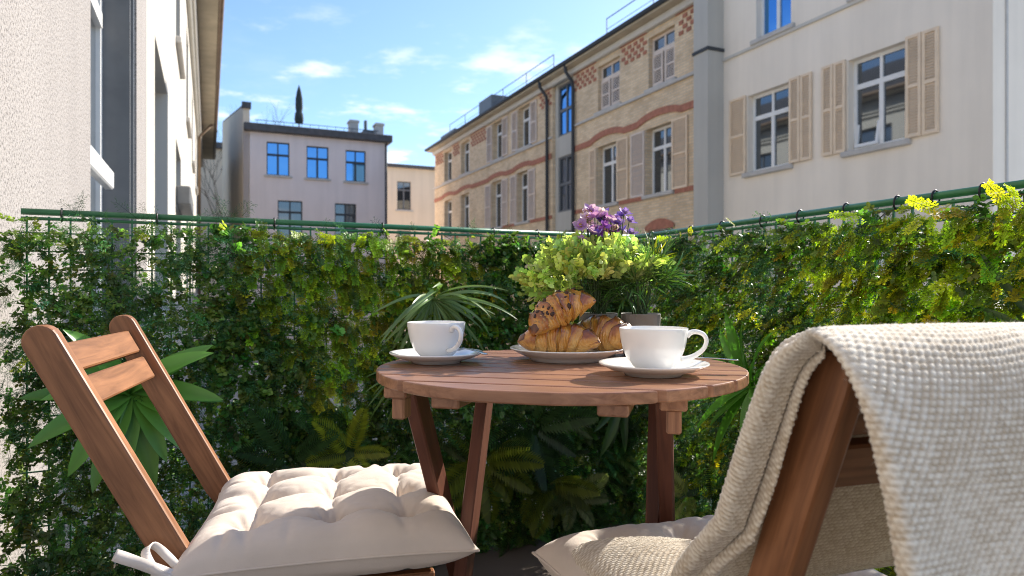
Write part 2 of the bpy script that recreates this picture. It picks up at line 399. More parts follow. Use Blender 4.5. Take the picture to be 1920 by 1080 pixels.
for w in gN:                                     # segmental red arches over the ground-floor windows
    mb = MB(); n = 14; prev = None
    for i in range(n+1):
        a = w[0]-.08+(w[1]-w[0]+.16)*i/n; x = (i/n-.5)*2; h = .20*(1-x*x)
        cur = [F.P(a, 2.50, 0.02), F.P(a, 2.50, -.04), F.P(a, 2.60+h, -.04), F.P(a, 2.60+h, .02)]
        if prev: mb.add(prev+cur, [(0, 1, 5, 4), (1, 2, 6, 5), (2, 3, 7, 6)])
        prev = cur
    mb.build('window_arch', M['red_brick'], root)
for a0, a1 in ((16.42, 17.78), (19.22, 20.7), (13.8, 15.06), (22.4, 23.5), (28.9, 30.9), (32.5, 33.6), (35.1, 36.5)):   # chequered frieze under the eaves
    mb = MB(); z = 7.62; row = 0
    while z < 8.18:
        a = a0+(.16 if row % 2 else 0)
        while a+.17 < a1: F.fbox(mb, a, a+.17, z, z+.10, -.03, .02); a += .32
        z += .14; row += 1
    F.fbox(mb, a0, a1, 8.2, 8.27, -.045, .02); stuff(mb.build('frieze_brick', M['red_brick'], root))
F.part('eaves', 'soffit', [(13.74, 36.75, 8.42, 8.50, -.42, .3)]); F.part('cornice', 'render_white', [(13.75, 36.6, 8.22, 8.42, -.16, .02)], None, .03)
mb = MB(); mb.tube([F.P(13.74, 8.54, -.46), F.P(36.85, 8.54, -.46)], .075, 8); mb.build('gutter', M['dark_metal'], root, True)
mb = MB().add([F.P(13.74, 8.505, -.42), F.P(36.8, 8.505, -.42), F.P(36.8, 9.6, 4.2), F.P(13.74, 9.6, 4.2), F.P(36.8, 8.505, 9), F.P(13.74, 8.505, 9)], [(0, 1, 2, 3), (3, 2, 4, 5)]); mb.build('roof', M['roof_dark'], root)
for a, zj in ((20.62, 8.4), (22.6, 8.4)):
    mb = MB(); mb.tube([F.P(a, 8.5, -.42), F.P(a, 8.25, -.38), F.P(a, 7.95, -.13), F.P(a, 7.7, -.10), F.P(a, GROUND, -.10)], .06, 8); mb.build('downpipe', M['dark_metal'], root, True)
E2 = Face(root, base, 't-', 36.6); mb = MB().add([(9, 22.85, 8.42-GROUND), (0, 22.85, 8.42-GROUND), (0, 22.85, 0), (9, 22.85, 0)], [(0, 1, 2, 3)]); mb.build('end_wall', M['tan_brick'], root); F.part('rear_wall', 'tan_brick', [(13.76, 36.59, GROUND, 8.41, 8.6, 8.9)])
# glazed stair bay in the recess
G2 = Face(root, base, 'q-', QF+.12)
G2.wall('stair_wall', 'concrete_grey', 20.75, 22.35, GROUND, 8.42, [(20.98, 22.12, 6.35, 8.2), (20.98, 22.12, 3.6, 5.6), (20.98, 22.12, .9, 2.9)])
for z0, z1, gl in ((6.35, 8.2, 'glass_sky_tint'), (3.6, 5.6, 'glass'), (.9, 2.9, 'glass')): G2.window(20.98, 22.12, z0, z1, rec=.05, frame='grey_metal', glass=gl, transom=.5, sill=False)
F.part('stair_return', 'tan_brick', [(20.70, 20.76, GROUND, 8.41, .003, .6)]); F.part('stair_return', 'tan_brick', [(22.34, 22.40, GROUND, 8.41, .003, .6)])
# roof railings and dormer boxes belong to the house
for a0, a1, zb in ((23.2, 35.5, 9.02), (14.2, 19.4, 9.02)):
    mb = MB(); n = int((a1-a0)/2.4)
    for i in range(n+1): a = a0+(a1-a0)*i/n; mb.tube([F.P(a, zb-.35, .5), F.P(a, zb+.75, .5)], .018, 5)
    mb.tube([F.P(a0, zb+.75, .5), F.P(a1, zb+.75, .5)], .018, 5); mb.tube([F.P(a0, zb+.4, .5), F.P(a1, zb+.4, .5)], .010, 5); mb.build('roof_railing', M['grey_metal'], root)
for a0, a1, z1 in ((29.0, 30.6, 9.75), (34.2, 36.5, 9.3)):
    F.part('dormer', 'grey_metal', [(a0, a1, 8.6, z1, .3, 2.2)], None, .02)
F.part('chimney', 'chimney_brick', [(24.0, 24.5, 8.6, 9.45, .9, 1.5)], None, .02)

# ---- lavender building that closes the street
TF = 35.4
root, base = building('lavender_building', 'lavender grey end house with blue reflecting windows and a roof terrace', 'building', 1.54, TF)
F = Face(root, base, 't-', TF)
up = [(2.61, 3.68, 6.4, 8.03), (4.5, 5.57, 6.37, 7.98), (6.43, 7.46, 6.33, 7.93)]; lo = [(3.13, 4.3, 3.3, 5.18), (5.89, 6.97, 3.3, 5.17)]; gr = [(3.1, 4.3, .2, 2.2), (5.9, 7.0, .2, 2.2)]
F.wall('wall', 'render_lavender', 1.54, 8.55, GROUND, 8.45, up+lo+gr)
for i, w in enumerate(up): F.window(*w, rec=.12, frame='dark_metal', glass='glass_sky_tint', fw=.05, transom=.62)
for w in lo+gr: F.window(*w, rec=.12, frame='dark_metal', fw=.05)
S = Face(root, base, 'q+', 1.54)                 # its long side faces the left-hand pavement
zs = 8.45-GROUND; SW = [(0, 0, 0), (-.74, 10.6, 0), (-.74, 10.6, 11.1-GROUND), (-.004, .05, 9.65-GROUND), (0, 0, zs)]
mb = MB().add(SW+[(p[0]+.3, p[1], p[2]) for p in SW], [(0, 1, 2, 3, 4), (9, 8, 7, 6, 5), (2, 7, 8, 3), (3, 8, 9, 4), (1, 6, 7, 2), (0, 4, 9, 5)]); mb.build('side_wall', M['render_peach'], root)
mb = MB(); mb.tube([(.14, -.02, 9.70-GROUND), (-.60, 10.6, 11.15-GROUND)], .13, 6); mb.box((-.06, -.06, 9.55-GROUND), (.36, .22, 9.85-GROUND)); mb.build('parapet', M['roof_dark'], root)
mb = MB().add([(7.01, 0, 0), (7.01, 12, 0), (7.01, 12, 8.45-GROUND), (7.01, 0, 8.45-GROUND)], [(0, 1, 2, 3)]); mb.build('side_wall', M['render_lavender'], root)
F.part('eaves', 'roof_dark', [(1.56, 8.8, 8.452, 8.82, -.32, 12)], None, .03)
mb = MB(); mb.tube([F.P(8.5, 8.4, -.1), F.P(8.5, GROUND, -.1)], .06, 8); mb.build('downpipe', M['dark_metal'], root, True)
for a0, a1, z1, d in ((6.95, 7.4, 9.9, 1.6), (8.1, 8.5, 9.6, .5)): F.part('chimney', 'stone_sill', [(a0, a1, 8.82, z1, d, d+.6), (a0-.05, a1+.05, z1-.14, z1-.04, d-.05, d+.65)])
F.part('roof_vent', 'grey_metal', [(7.5, 8.05, 8.82, 9.25, .8, 2), (7.6, 7.75, 9.25, 9.8, 1, 1.2)], None, .03)
mb = MB()
for i in range(15): a = 2.2+i*.42; mb.tube([F.P(a, 8.8, .35), F.P(a, 9.12, .35)], .012, 4)
mb.tube([F.P(2.1, 9.12, .35), F.P(8.2, 9.12, .35)], .016, 5); mb.build('terrace_railing', M['dark_metal'], root)
# closed parasol on its terrace
pr = thing('closed_parasol', 'tall furled dark parasol standing on the roof terrace against the sky', 'parasol', grid(4.24, TF+.9, 8.82), GA)
mb = MB(); mb.tube([(0, 0, 0), (0, 0, 2.3)], .035, 8); mb.lathe([(0, 0), (.28, 0), (.28, .06), (.05, .09)], 20); mb.build('pole', M['grey_metal'], pr)
prof = [(.05, .42), (.17, .45), (.20, .65), (.17, .95), (.13, 1.02), (.16, 1.25), (.15, 1.7), (.09, 2.1), (.02, 2.36), (0, 2.42)]
mb = MB(); n = 24; vs = []; fs = []
for k in range(n):
    a = 2*math.pi*k/n; s_ = 1+.16*math.cos(a*8)
    for r, z in prof: vs.append((r*s_*math.cos(a), r*s_*math.sin(a), z))
m_ = len(prof)
for k in range(n):
    for i in range(m_-1): fs.append((k*m_+i, (k+1) % n*m_+i, (k+1) % n*m_+i+1, k*m_+i+1))
mb.add(vs, fs); mb.build('canopy', M['parasol_cloth'], pr, True)

# ---- peach building far behind, two visible stretches of two houses
root, base = building('peach_building', 'distant sunlit peach house between the lavender house and the brick house', 'building', 8.8, 47)
F = Face(root, base, 't-', 47)
ws = [(9.15, 10.75, 6.35, 8.35), (12.1, 13.1, 6.35, 8.35), (9.2, 10.7, 2.9, 4.9), (12.1, 13.1, 2.9, 4.9)]
F.wall('wall', 'render_peach', 8.8, 20, GROUND, 9.3, ws)
for w in ws: F.window(*w, rec=.12, frame='grey_metal', fw=.06)
F.part('eaves', 'roof_dark', [(8.6, 20, 9.3, 9.5, -.3, 10)]); F.part('chimney', 'chimney_brick', [(9.3, 9.8, 9.5, 10.4, 2, 2.6), (10.2, 10.9, 9.5, 9.95, 1.5, 2.6)]); F.part('skylight', 'glass_sky_tint', [(9.85, 10.15, 9.5, 10.1, 1.5, 2.2)])
root, base = building('ochre_building', 'narrow ochre house front squeezed between the white house and the lavender house', 'building', -8, 52)
F = Face(root, base, 't-', 52); F.wall('wall', 'render_peach', -8, 2.9, GROUND, 10.6, []); F.part('eaves', 'roof_dark', [(-8, 3.1, 10.6, 11.0, -.3, 9)])
mb = MB(); mb.tube([F.P(2.2, 10.6, -.1), F.P(2.2, GROUND, -.1)], .07, 8); mb.build('downpipe', M['dark_metal'], root, True)

# ---- the house the balcony belongs to
QL = -.48
root, base = building('white_house', 'sunlit roughcast white house front with deep grey window reveals along the left', 'building', QL, -2.0)
F = Face(root, base, 'q+', QL); near = Face(root, base, 'q+', QL)
op1 = [(3.55, 5.69, .10, 3.35)]; near.wall('wall', 'render_rough', -2.0, 6.6, GROUND, 8.2, op1, .2)
op = [(7.54, 9.84, .6, 3.35), (12.3, 14.6, .6, 3.3), (18, 20, .6, 3.3), (24, 26, .6, 3.3), (30, 32, .6, 3.3)]
op += [(7.5, 9.4, 4.9, 7.2), (12.3, 14.2, 4.9, 7.2), (18, 19.8, 4.9, 7.2), (24, 25.8, 4.9, 7.2), (30, 31.8, 4.9, 7.2)]
F.wall('wall', 'render_white', 6.6, 42.5, GROUND, 8.2, op, .24)
for w in op: F.window(*w, rec=.2, frame='grey_metal', fw=.08)
near.part('window_lining', 'grey_metal', [(5.55, 5.686, .1, 3.34, .03, .2), (5.60, 5.64, .1, 3.34, .012, .03)])
w1 = near.window(3.55, 5.55, .10, 3.34, rec=.2, frame='white_paint', fw=.09, transom=.80, sill=False)
near.part('guard_rail', 'white_paint', [(3.56, 5.2, 1.50, 1.62, .09, .15)], w1, .01)
mb = MB(); mb.tube([near.P(4.4, 1.05, .15), near.P(4.4, 1.45, .15)], .012, 6); mb.build('handle', M['white_paint'], w1)
F.part('flower_box', 'grey_metal', [(12.2, 14.7, 2.2, 2.5, -.22, -.01)], None, .02)
F.part('soffit', 'soffit', [(-2, 42.7, 8.2, 8.28, -.72, .3)]); F.part('cornice', 'render_white', [(-2, 42.6, 7.72, 8.198, -.20, .02), (-2, 42.6, 7.60, 7.72, -.12, .02)], None, .03)
mb = MB(); mb.tube([F.P(-2, 8.30, -.78), F.P(42.8, 8.30, -.78)], .09, 10); mb.build('gutter', M['copper_brown'], root, True)
mb = MB().add([F.P(-2, 8.32, -.72), F.P(42.7, 8.32, -.72), F.P(42.7, 11, 4), F.P(-2, 11, 4)], [(0, 1, 2, 3)]); mb.build('roof', M['roof_dark'], root)
mb = MB(); mb.tube([F.P(33.5, 8.25, -.7), F.P(33.5, 7.6, -.12), F.P(33.5, GROUND, -.12)], .06, 8); mb.build('downpipe', M['copper_brown'], root, True)
mb = MB().add([(0, 44.5, 0), (-9, 44.5, 0), (-9, 44.5, 8.2-GROUND), (0, 44.5, 8.2-GROUND)], [(0, 1, 2, 3)]); mb.build('end_wall', M['render_white'], root)

# ---- bare tree rising behind the lavender house
tr = thing('bare_tree', 'thin leafless tree rising behind the peach gable by the white house', 'tree', grid(1.55, 49, GROUND), 0)
RT = random.Random(5); mb = MB(); tw = MB()
def branch(p, d, L, r, lev):
    q = p+d*L; (mb if lev < 2 else tw).tube([p, p+d*L*.5+Vector((RT.uniform(-.05, .05)*L, 0, 0)), q], [r, r*.8, r*.6], 5)
    if lev == 5: return
    for k in range(3 if lev else 4):
        nd = (d+Vector((RT.uniform(-.7, .7), RT.uniform(-.5, .5), RT.uniform(-.05, .5)))).normalized()
        branch(p+d*L*RT.uniform(.55, 1), nd, L*RT.uniform(.55, .72), r*.58, lev+1)
branch(Vector((0, 0, 0)), Vector((0, 0, 1)), 6.7, .08, 0)
mb.build('trunk', M['bark'], tr); stuff(tw.build('twigs', M['bark'], tr))
# ------------------------------------------------------------------ furniture
wood('chair_wood', (.15, .062, .027), (.36, .165, .075)); wood('table_wood', (.165, .075, .043), (.44, .235, .140), .30); wood('leg_wood', (.075, .026, .016), (.15, .055, .032), .5)
plain('bolt_steel', (.45, .43, .40), .35, .2, 60, metal=1.0)
def bar(name, p0, p1, w, h, mat, parent, up=(0, 0, 1), c=.0025):
    """a bar whose local X runs along its length (grain follows), w across, h along up"""
    p0, p1 = Vector(p0), Vector(p1); x = (p1-p0); L = x.length; x.normalize(); u = Vector(up); z = (u-x*u.dot(x)).normalized(); y = z.cross(x)
    o = MB().box((-L/2, -w/2, -h/2), (L/2, w/2, h/2), c).build(name, M[mat], parent)
    m = Matrix((x, y, z)).transposed().to_4x4(); m.translation = (p0+p1)/2; o.matrix_local = m; return o
def outline_part(name, pts, thick, mat, parent, M4, bev=.003):
    """flat outline (x, y) extruded along z, edges bevelled"""
    bm = bmesh.new(); vs = [bm.verts.new((x, y, -thick/2)) for x, y in pts]; f = bm.faces.new(vs)
    r = bmesh.ops.extrude_face_region(bm, geom=[f]); bmesh.ops.translate(bm, verts=[v for v in r['geom'] if isinstance(v, bmesh.types.BMVert)], vec=(0, 0, thick))
    bmesh.ops.recalc_face_normals(bm, faces=bm.faces)
    es = [e for e in bm.edges if len(e.link_faces) == 2 and e.calc_face_angle(0) > .9]
    bmesh.ops.bevel(bm, geom=es, offset=bev, segments=2, affect='EDGES', profile=.5)
    me = bpy.data.meshes.new(name); bm.to_mesh(me); bm.free(); me.materials.append(M[mat])
    o = link(bpy.data.objects.new(name, me), parent); o.matrix_local = M4; return o

def chair(label, x, y, rz, k):
    root = thing('folding_chair', label, 'chair', (x, y, 0), rz, 'folding chairs at the bistro table')
    zt, zb, fb = .797, .40, -.235; ft = fb-k*(zt-zb)
    # back posts run down past the seat to the front feet
    top, mid, foot = Vector((ft, zt)), Vector((fb, zb)), Vector((.17, 0.0))
    d = (mid-top).normalized(); n = Vector((-d.y, d.x)); hw = .0245
    cl = [top+d*.028, top+d*.15, mid-d*.05, mid+Vector((.035, -.03)), foot]
    def off(i):
        a = cl[max(0, i-1)]; b = cl[min(len(cl)-1, i+1)]; e = (b-a).normalized(); return Vector((-e.y, e.x))
    left = [p+off(i)*hw*(1 if i < 4 else .8) for i, p in enumerate(cl)]; right = [p-off(i)*hw*(1 if i < 4 else .8) for i, p in enumerate(cl)]
    cap = [cl[0]+(n*math.cos(a)-d*math.sin(a))*hw for a in [math.pi*j/10 for j in range(1, 10)]]
    outline = left[::-1]+cap+right
    o0 = Vector((fb, zb)); ang = math.atan2(-d.y, -d.x)   # local X along the post
    ca, sa = math.cos(ang), math.sin(ang)
    loc = [((p-o0).x*ca+(p-o0).y*sa, -(p-o0).x*sa+(p-o0).y*ca) for p in outline]
    for sy in (-1, 1):
        m = Matrix(((ca, -sa, 0, fb), (0, 0, -1, sy*.189), (sa, ca, 0, zb), (0, 0, 0, 1)))
        outline_part('back_post', loc, .024, 'chair_wood', root, m, .004)
    fwd = Vector((-n.x, 0, -n.y)) if n.x < 0 else Vector((n.x, 0, n.y))
    for s0 in (.040, .098):                                    # two back slats
        c = top+d*(s0+.022); cc = Vector((c.x, 0, c.y))
        bar('back_slat', cc+Vector((0, -.176, 0)), cc+Vector((0, .176, 0)), .016, .047, 'chair_wood', root, up=(-d.x, 0, -d.y))
    for i in range(6):
        f = -.195+i*.063; bar('seat_slat', (f, -.15, .387), (f, .15, .387), .048, .016, 'chair_wood', root)
    for sy in (-1, 1):
        bar('seat_rail', (-.235, sy*.160, .356), (.14, sy*.160, .356), .02, .034, 'chair_wood', root)
        bar('rear_leg', (.11, sy*.137, .350), (-.30, sy*.137, .012), .02, .04, 'chair_wood', root)
    bar('stretcher', (-.235, -.127, .07), (-.235, .127, .07), .016, .035, 'chair_wood', root); bar('stretcher', (.115, -.177, .07), (.115, .177, .07), .016, .035, 'chair_wood', root)
    for sy in (-1, 1):                                           # pivot bolts and slat screws
        for (f, z, rr_) in ((fb+.01, zb-.03, .0055),):
            MB().tube([(f, sy*.199, z), (f, sy*.2035, z)], rr_, 12).build('bolt', M['bolt_steel'], root)
    return root
LRZ = math.atan2(.24, .97); LC = Vector((-.306, 1.28, 0))
RRZ = math.atan2(.957, -.29); RC = Vector((.355, 1.02, 0))
chair('brown wooden folding chair facing right, its slatted back bare, left of the table', LC.x, LC.y, LRZ, .535)
chair('brown wooden folding chair at the right with a knitted blanket over its back', RC.x, RC.y, RRZ, .40)

# ---- round slatted table
TC = Vector((.078, 1.13, 0)); TZ = .722; TA = math.radians(-15); TR = .297
table = thing('bistro_table', 'round slatted wooden table set with cups and croissants', 'table', TC, TA)
nsl = 10; pit = 2*TR/nsl
for i in range(nsl):
    b0, b1 = -TR+i*pit+.0036, -TR+(i+1)*pit-.0036
    pts = []
    for s_ in (1, -1):
        for j in range(13):
            b = (b0+(b1-b0)*j/12) if s_ > 0 else (b1-(b1-b0)*j/12)
            r = math.sqrt(max(TR*TR-b*b, .0)); pts.append((s_*max(r, .02), b))
    o = outline_part('slat', pts, .0165, 'table_wood', table, Matrix.Translation((0, 0, TZ-.00825)), .0022)
for a in (-.105, .118): bar('batten', (a, -.256, TZ-.0250), (a, .262, TZ-.0250), .040, .0168, 'table_wood', table)
for a in (-.206, .190):
    bar('apron', (a, -.195, TZ-.0250), (a, .195, TZ-.0250), .036, .0168, 'table_wood', table)
    for b in (-.17, .17): bar('bracket', (a, b, TZ-.0335), (a, b, TZ-.066), .020, .028, 'table_wood', table, up=(0, 1, 0))
for a1, a2, sg in ((-.243+.06, -.150, 1), (.172, .146, 1)):
    bar('leg', (a1-.055 if a1 < 0 else a1, -.055, TZ-.032), (a1-.055 if a1 < 0 else a1, .33, .01), .024, .046, 'leg_wood', table, up=(0, 1, .5))
    bar('leg', (a2-.04 if a2 < 0 else a2, .225, TZ-.032), (a2-.04 if a2 < 0 else a2, -.08, .01), .024, .046, 'leg_wood', table, up=(0, 1, -.5))
bar('stretcher', (-.19, .19, .16), (.16, .19, .16), .018, .04, 'leg_wood', table); bar('stretcher', (-.17, -.02, .14), (.135, -.02, .14), .018, .04, 'leg_wood', table)

for a_, b_, z_ in ((-.2552, -.03, .655), (-.2552, .10, .43), (.1852, -.03, .655), (.1592, .105, .43), (-.2052, .2, .63)):
    MB().tube([(a_, b_, z_), (a_+(.003 if a_ > 0 else -.003), b_, z_)], .005, 12).build('bolt', M['bolt_steel'], table)
# ---- cushions
def fabric(name, c, var=.05):
    t = NT(name); co = t.coord(); v = t.ramp(t.noise(co, 14, 5), [(.3, tuple(x*(1-var) for x in c)), (.7, tuple(x*(1+var) for x in c))])
    wv = t.node('ShaderNodeTexWave'); t.l.new(co, wv.inputs['Vector']); wv.inputs['Scale'].default_value = 420; wv.inputs['Distortion'].default_value = 1.5
    t.bump(t.math('ADD', t.math('MULTIPLY', wv.outputs['Fac'], .25), t.noise(co, 320, 3)), .22, .0012)
    M[name] = t.base(v, .85, .2); t.b.inputs['Sheen Weight'].default_value = .25; return t.m
fabric('cushion_cotton', (.62, .53, .45)); fabric('tie_cotton', (.68, .62, .57))
def cushion(label, x, y, z, rz, hx, hy, seed, puff=.040):
    root = thing('seat_cushion', label, 'cushion', (x, y, z), rz, 'tufted seat cushions')
    n = 116; u = np.linspace(-1, 1, n); U, V = np.meshgrid(u, u, indexing='ij'); rs = np.random.default_rng(seed)
    # outline pulled in along the sides, drawn out into ears at the corners
    pin = lambda a, b: a*(1-.055*(1-b**2)+.012*np.abs(b)**6*np.abs(a)**4)
    X = pin(U, V)*hx; Y = pin(V, U)*hy
    env = np.clip((1-np.abs(U)**8), 0, 1)**.5*np.clip((1-np.abs(V)**8), 0, 1)**.5
    env *= 1-.30*(np.abs(U*V)**2.5)
    tufts = [(a, b) for a in (-.56, 0.02, .56) for b in (-.57, 0, .57)]
    dip = np.zeros_like(U)
    for a, b in tufts:
        a += rs.uniform(-.03, .03); b += rs.uniform(-.03, .03)
        r = np.hypot(U-a, V-b); dip += .58*np.exp(-(r/.09)**1.3)+.22*np.exp(-(r/.22)**2)
        th = np.arctan2(V-b, U-a); dip += .05*np.cos(th*9+rs.uniform(0, 6))*np.exp(-((r-.10)/.07)**2)
    for a in (-.56, .02, .56): dip += .26*np.exp(-np.abs(U-a+.02*np.sin(V*7+seed))/.045)*(np.abs(V) < .62)+.26*np.exp(-np.abs(U-a)/.045)*np.exp(-((np.abs(V)-.62)/.14)**2)*(np.abs(V) >= .62)
    for b in (-.57, 0, .57): dip += .24*np.exp(-np.abs(V-b+.02*np.sin(U*6+seed))/.045)*(np.abs(U) < .62)+.24*np.exp(-np.abs(V-b)/.045)*np.exp(-((np.abs(U)-.62)/.14)**2)*(np.abs(U) >= .62)
    dip = np.minimum(dip, .86)
    # gathers running in from the seam
    ed = np.maximum(np.abs(U), np.abs(V)); along = np.where(np.abs(U) > np.abs(V), V, U)
    gat = np.zeros_like(U)
    for k in range(22):
        c0 = rs.uniform(-.95, .95); w = rs.uniform(.02, .045); side = rs.integers(0, 4)
        msk = [U > np.abs(V), -U > np.abs(V), V > np.abs(U), -V > np.abs(U)][side]
        gat += msk*rs.uniform(.06, .20)*np.exp(-((along-c0-.25*(1-ed)*rs.uniform(-1, 1))/w)**2)*np.exp(-((ed-.84)/.12)**2)
    sm = np.array([[mnoise.noise(Vector((a*3.1+seed*5, b*3.1, 0))) for b in u] for a in u])
    wr = np.array([[mnoise.noise(Vector((a*2.2+b*7+seed, b*9-a*4, 5))) for b in u] for a in u]); wr = np.clip(np.abs(wr)*-1+.12, 0, 1)*1.0
    top = puff*env*(1.08-dip-gat+.12*sm-.22*wr)+.050; bot = .050-.052*env*(1-.35*np.minimum(dip, .5)-gat*.9)
    dr = .008*np.maximum(np.abs(U), np.abs(V))**6; top = top-dr; bot = bot-dr; zr = .042
    T = np.stack([X, Y, top], -1).reshape(-1, 3); B = np.stack([X, Y, bot], -1).reshape(-1, 3); f = sheet_faces(n, n)
    me = np_mesh('cover', np.concatenate([T, B]), np.concatenate([f, f[:, ::-1]+n*n]), M['cushion_cotton'], None, True)
    link(bpy.data.objects.new('cover', me), root)
    ring = [(X[i, 0], Y[i, 0]) for i in range(0, n, 3)]+[(X[-1, i], Y[-1, i]) for i in range(0, n, 3)]+[(X[i, -1], Y[i, -1]) for i in range(n-1, -1, -3)]+[(X[0, i], Y[0, i]) for i in range(n-1, -1, -3)]
    mb = MB(); mb.tube([(a, b, zr) for a, b in ring]+[(ring[0][0], ring[0][1], zr)], .0024, 6, False); mb.build('piping', M['cushion_cotton'], root, True)
    return root
def ribbon(mb, pts, w, side, th=.0016):
    """a flat folded band with a little thickness, from a smoothed path"""
    P = [Vector(p) for p in pts]; out = []
    for i in range(len(P)-1):
        p0, p1, p2, p3 = P[max(i-1, 0)], P[i], P[i+1], P[min(i+2, len(P)-1)]
        for j in range(6):
            t = j/6; out.append(.5*((2*p1)+(-p0+p2)*t+(2*p0-5*p1+4*p2-p3)*t*t+(-p0+3*p1-3*p2+p3)*t**3))
    out.append(P[-1]); vs = []; fs = []; sd = Vector(side).normalized()
    for i, p in enumerate(out):
        d = (out[min(i+1, len(out)-1)]-out[max(i-1, 0)]).normalized(); s_ = (sd-d*sd.dot(d)).normalized(); n = d.cross(s_)
        s_ = s_*w/2; tw = n*.0022*math.sin(i*.7)
        vs += [p-s_+n*th+tw, p+s_+n*th-tw, p+s_-n*th-tw, p-s_-n*th+tw]
    for i in range(len(out)-1):
        for k in range(4): fs.append((i*4+k, i*4+(k+1) % 4, i*4+4+(k+1) % 4, i*4+4+k))
    fs += [(3, 2, 1, 0), tuple(len(vs)-4+k for k in range(4))]; mb.add(vs, fs)
cl_ = cushion('beige tufted cushion on the left chair, whole seat in view', LC.x-.024, LC.y-.026, .389, LRZ, .226, .224, 3, .046)
# tie strings knotted round the near back post of the left chair
mb = MB()
ribbon(mb, [(-0.168, -0.173, 0.032), (-0.193, -0.193, 0.040), (-0.223, -0.210, 0.040), (-0.253, -0.200, 0.044)], .013, (0, 0, 1))
ribbon(mb, [(-0.193, -0.202, 0.044), (-0.200, -0.220, 0.034), (-0.213, -0.214, 0.016), (-0.203, -0.202, 0.026)], .014, (0, 0, 1)); mb.build('tie_knot', M['tie_cotton'], cl_, True)
mb = MB(); ribbon(mb, [(-0.206, -0.214, 0.034), (-0.228, -0.220, 0.049), (-0.263, -0.223, 0.068), (-0.296, -0.220, 0.082)], .016, (0, .3, 1)); mb.build('tie_end', M['tie_cotton'], cl_, True)
mb = MB(); ribbon(mb, [(-0.203, -0.214, 0.038), (-0.228, -0.203, 0.064), (-0.250, -0.200, 0.084), (-0.258, -0.212, 0.078), (-0.240, -0.224, 0.054), (-0.213, -0.220, 0.038)], .012, (1, .2, .4)); mb.build('tie_loop', M['tie_cotton'], cl_, True)
mb = MB(); ribbon(mb, [(-0.203, -0.214, 0.030), (-0.188, -0.226, 0.008), (-0.153, -0.233, 0.000), (-0.118, -0.238, -0.026)], .015, (0, .6, 1)); mb.build('tie_end', M['tie_cotton'], cl_, True)
cr_ = cushion('beige tufted cushion on the right chair, partly under the knitted blanket', RC.x-.06, RC.y-.080, .392, RRZ, .200, .210, 9, .043)

# ---- tableware
t = NT('porcelain'); t.base((.86, .85, .82), .12, .5); t.b.inputs['Coat Weight'].default_value = .3; t.b.inputs['Subsurface Weight'].default_value = .0
co = t.coord(); t.set(t.b.inputs['Base Color'], t.ramp(t.noise(co, 8, 3), [(.3, (.84, .83, .80)), (.7, (.87, .86, .835))])); M['porcelain'] = t.m
plain('steel', (.62, .62, .60), .18, .05, 30, metal=1.0)
def saucer(label, x, y, r=.080):
    p = [(0, .004), (r*.45, .004), (r*.47, 0), (r*.52, 0), (r*.55, .004), (r*.80, .0085), (r*.97, .0150), (r, .0170), (r*.995, .0185), (r*.95, .0175), (r*.78, .0115), (r*.55, .0075), (r*.40, .0070), (r*.38, .0062), (0, .0062)]
    o = MB().lathe(p, 72).build('saucer', M['porcelain'], None, True); o.location = (x, y, TZ+.0005); tag(o, label, 'saucer', 'saucers under the coffee cups'); return o
def cup(label, x, y, ang, s=1.0):
    root = thing('coffee_cup', label, 'cup', (x, y, TZ+.0072), ang, 'coffee cups'); root.scale = (s, s, s)
    out = [(0, .003), (.021, .003), (.0215, 0), (.0245, 0), (.0255, .003), (.031, .0075), (.0385, .0165), (.0440, .029), (.0475, .043), (.0495, .056), (.0500, .0615)]
    inn = [(.0497, .0625), (.0490, .0622), (.0480, .056), (.0460, .043), (.0425, .029), (.036, .0165), (.028, .0095), (.018, .0060), (0, .0055)]
    MB().lathe(out+inn, 72).build('bowl', M['porcelain'], root, True)
    pts = []; c = [(.0478, .0500), (.054, .0555), (.063, .0565), (.0725, .0525), (.0765, .0440), (.0735, .0335), (.064, .0245), (.052, .0185), (.0395, .0160)]
    for i in range(len(c)-1):
        p0, p1, p2, p3 = [Vector((*c[max(0, min(len(c)-1, i+k))], 0)) for k in (-1, 0, 1, 2)]
        for j in range(5):
            q = j/5; v = .5*((2*p1)+(-p0+p2)*q+(2*p0-5*p1+4*p2-p3)*q*q+(-p0+3*p1-3*p2+p3)*q**3); pts.append((v.x, 0, v.y))
    pts.append((c[-1][0], 0, c[-1][1])); rr = [.0044-.0012*math.sin(math.pi*i/(len(pts)-1)) for i in range(len(pts))]
    h = MB().tube(pts, rr, 12).build('handle', M['porcelain'], root, True); h.scale = (1, 1.25, 1)
    return root
LCUP = (-.130, 1.172); RCUP = (.208, 1.004)
saucer('white saucer under the left coffee cup', *LCUP); cup('white coffee cup on the left, its handle turned towards the viewer', *LCUP, math.radians(-52))
saucer('white saucer under the right coffee cup', *RCUP); cup('white coffee cup on the right, its handle pointing right', *RCUP, math.radians(-4))
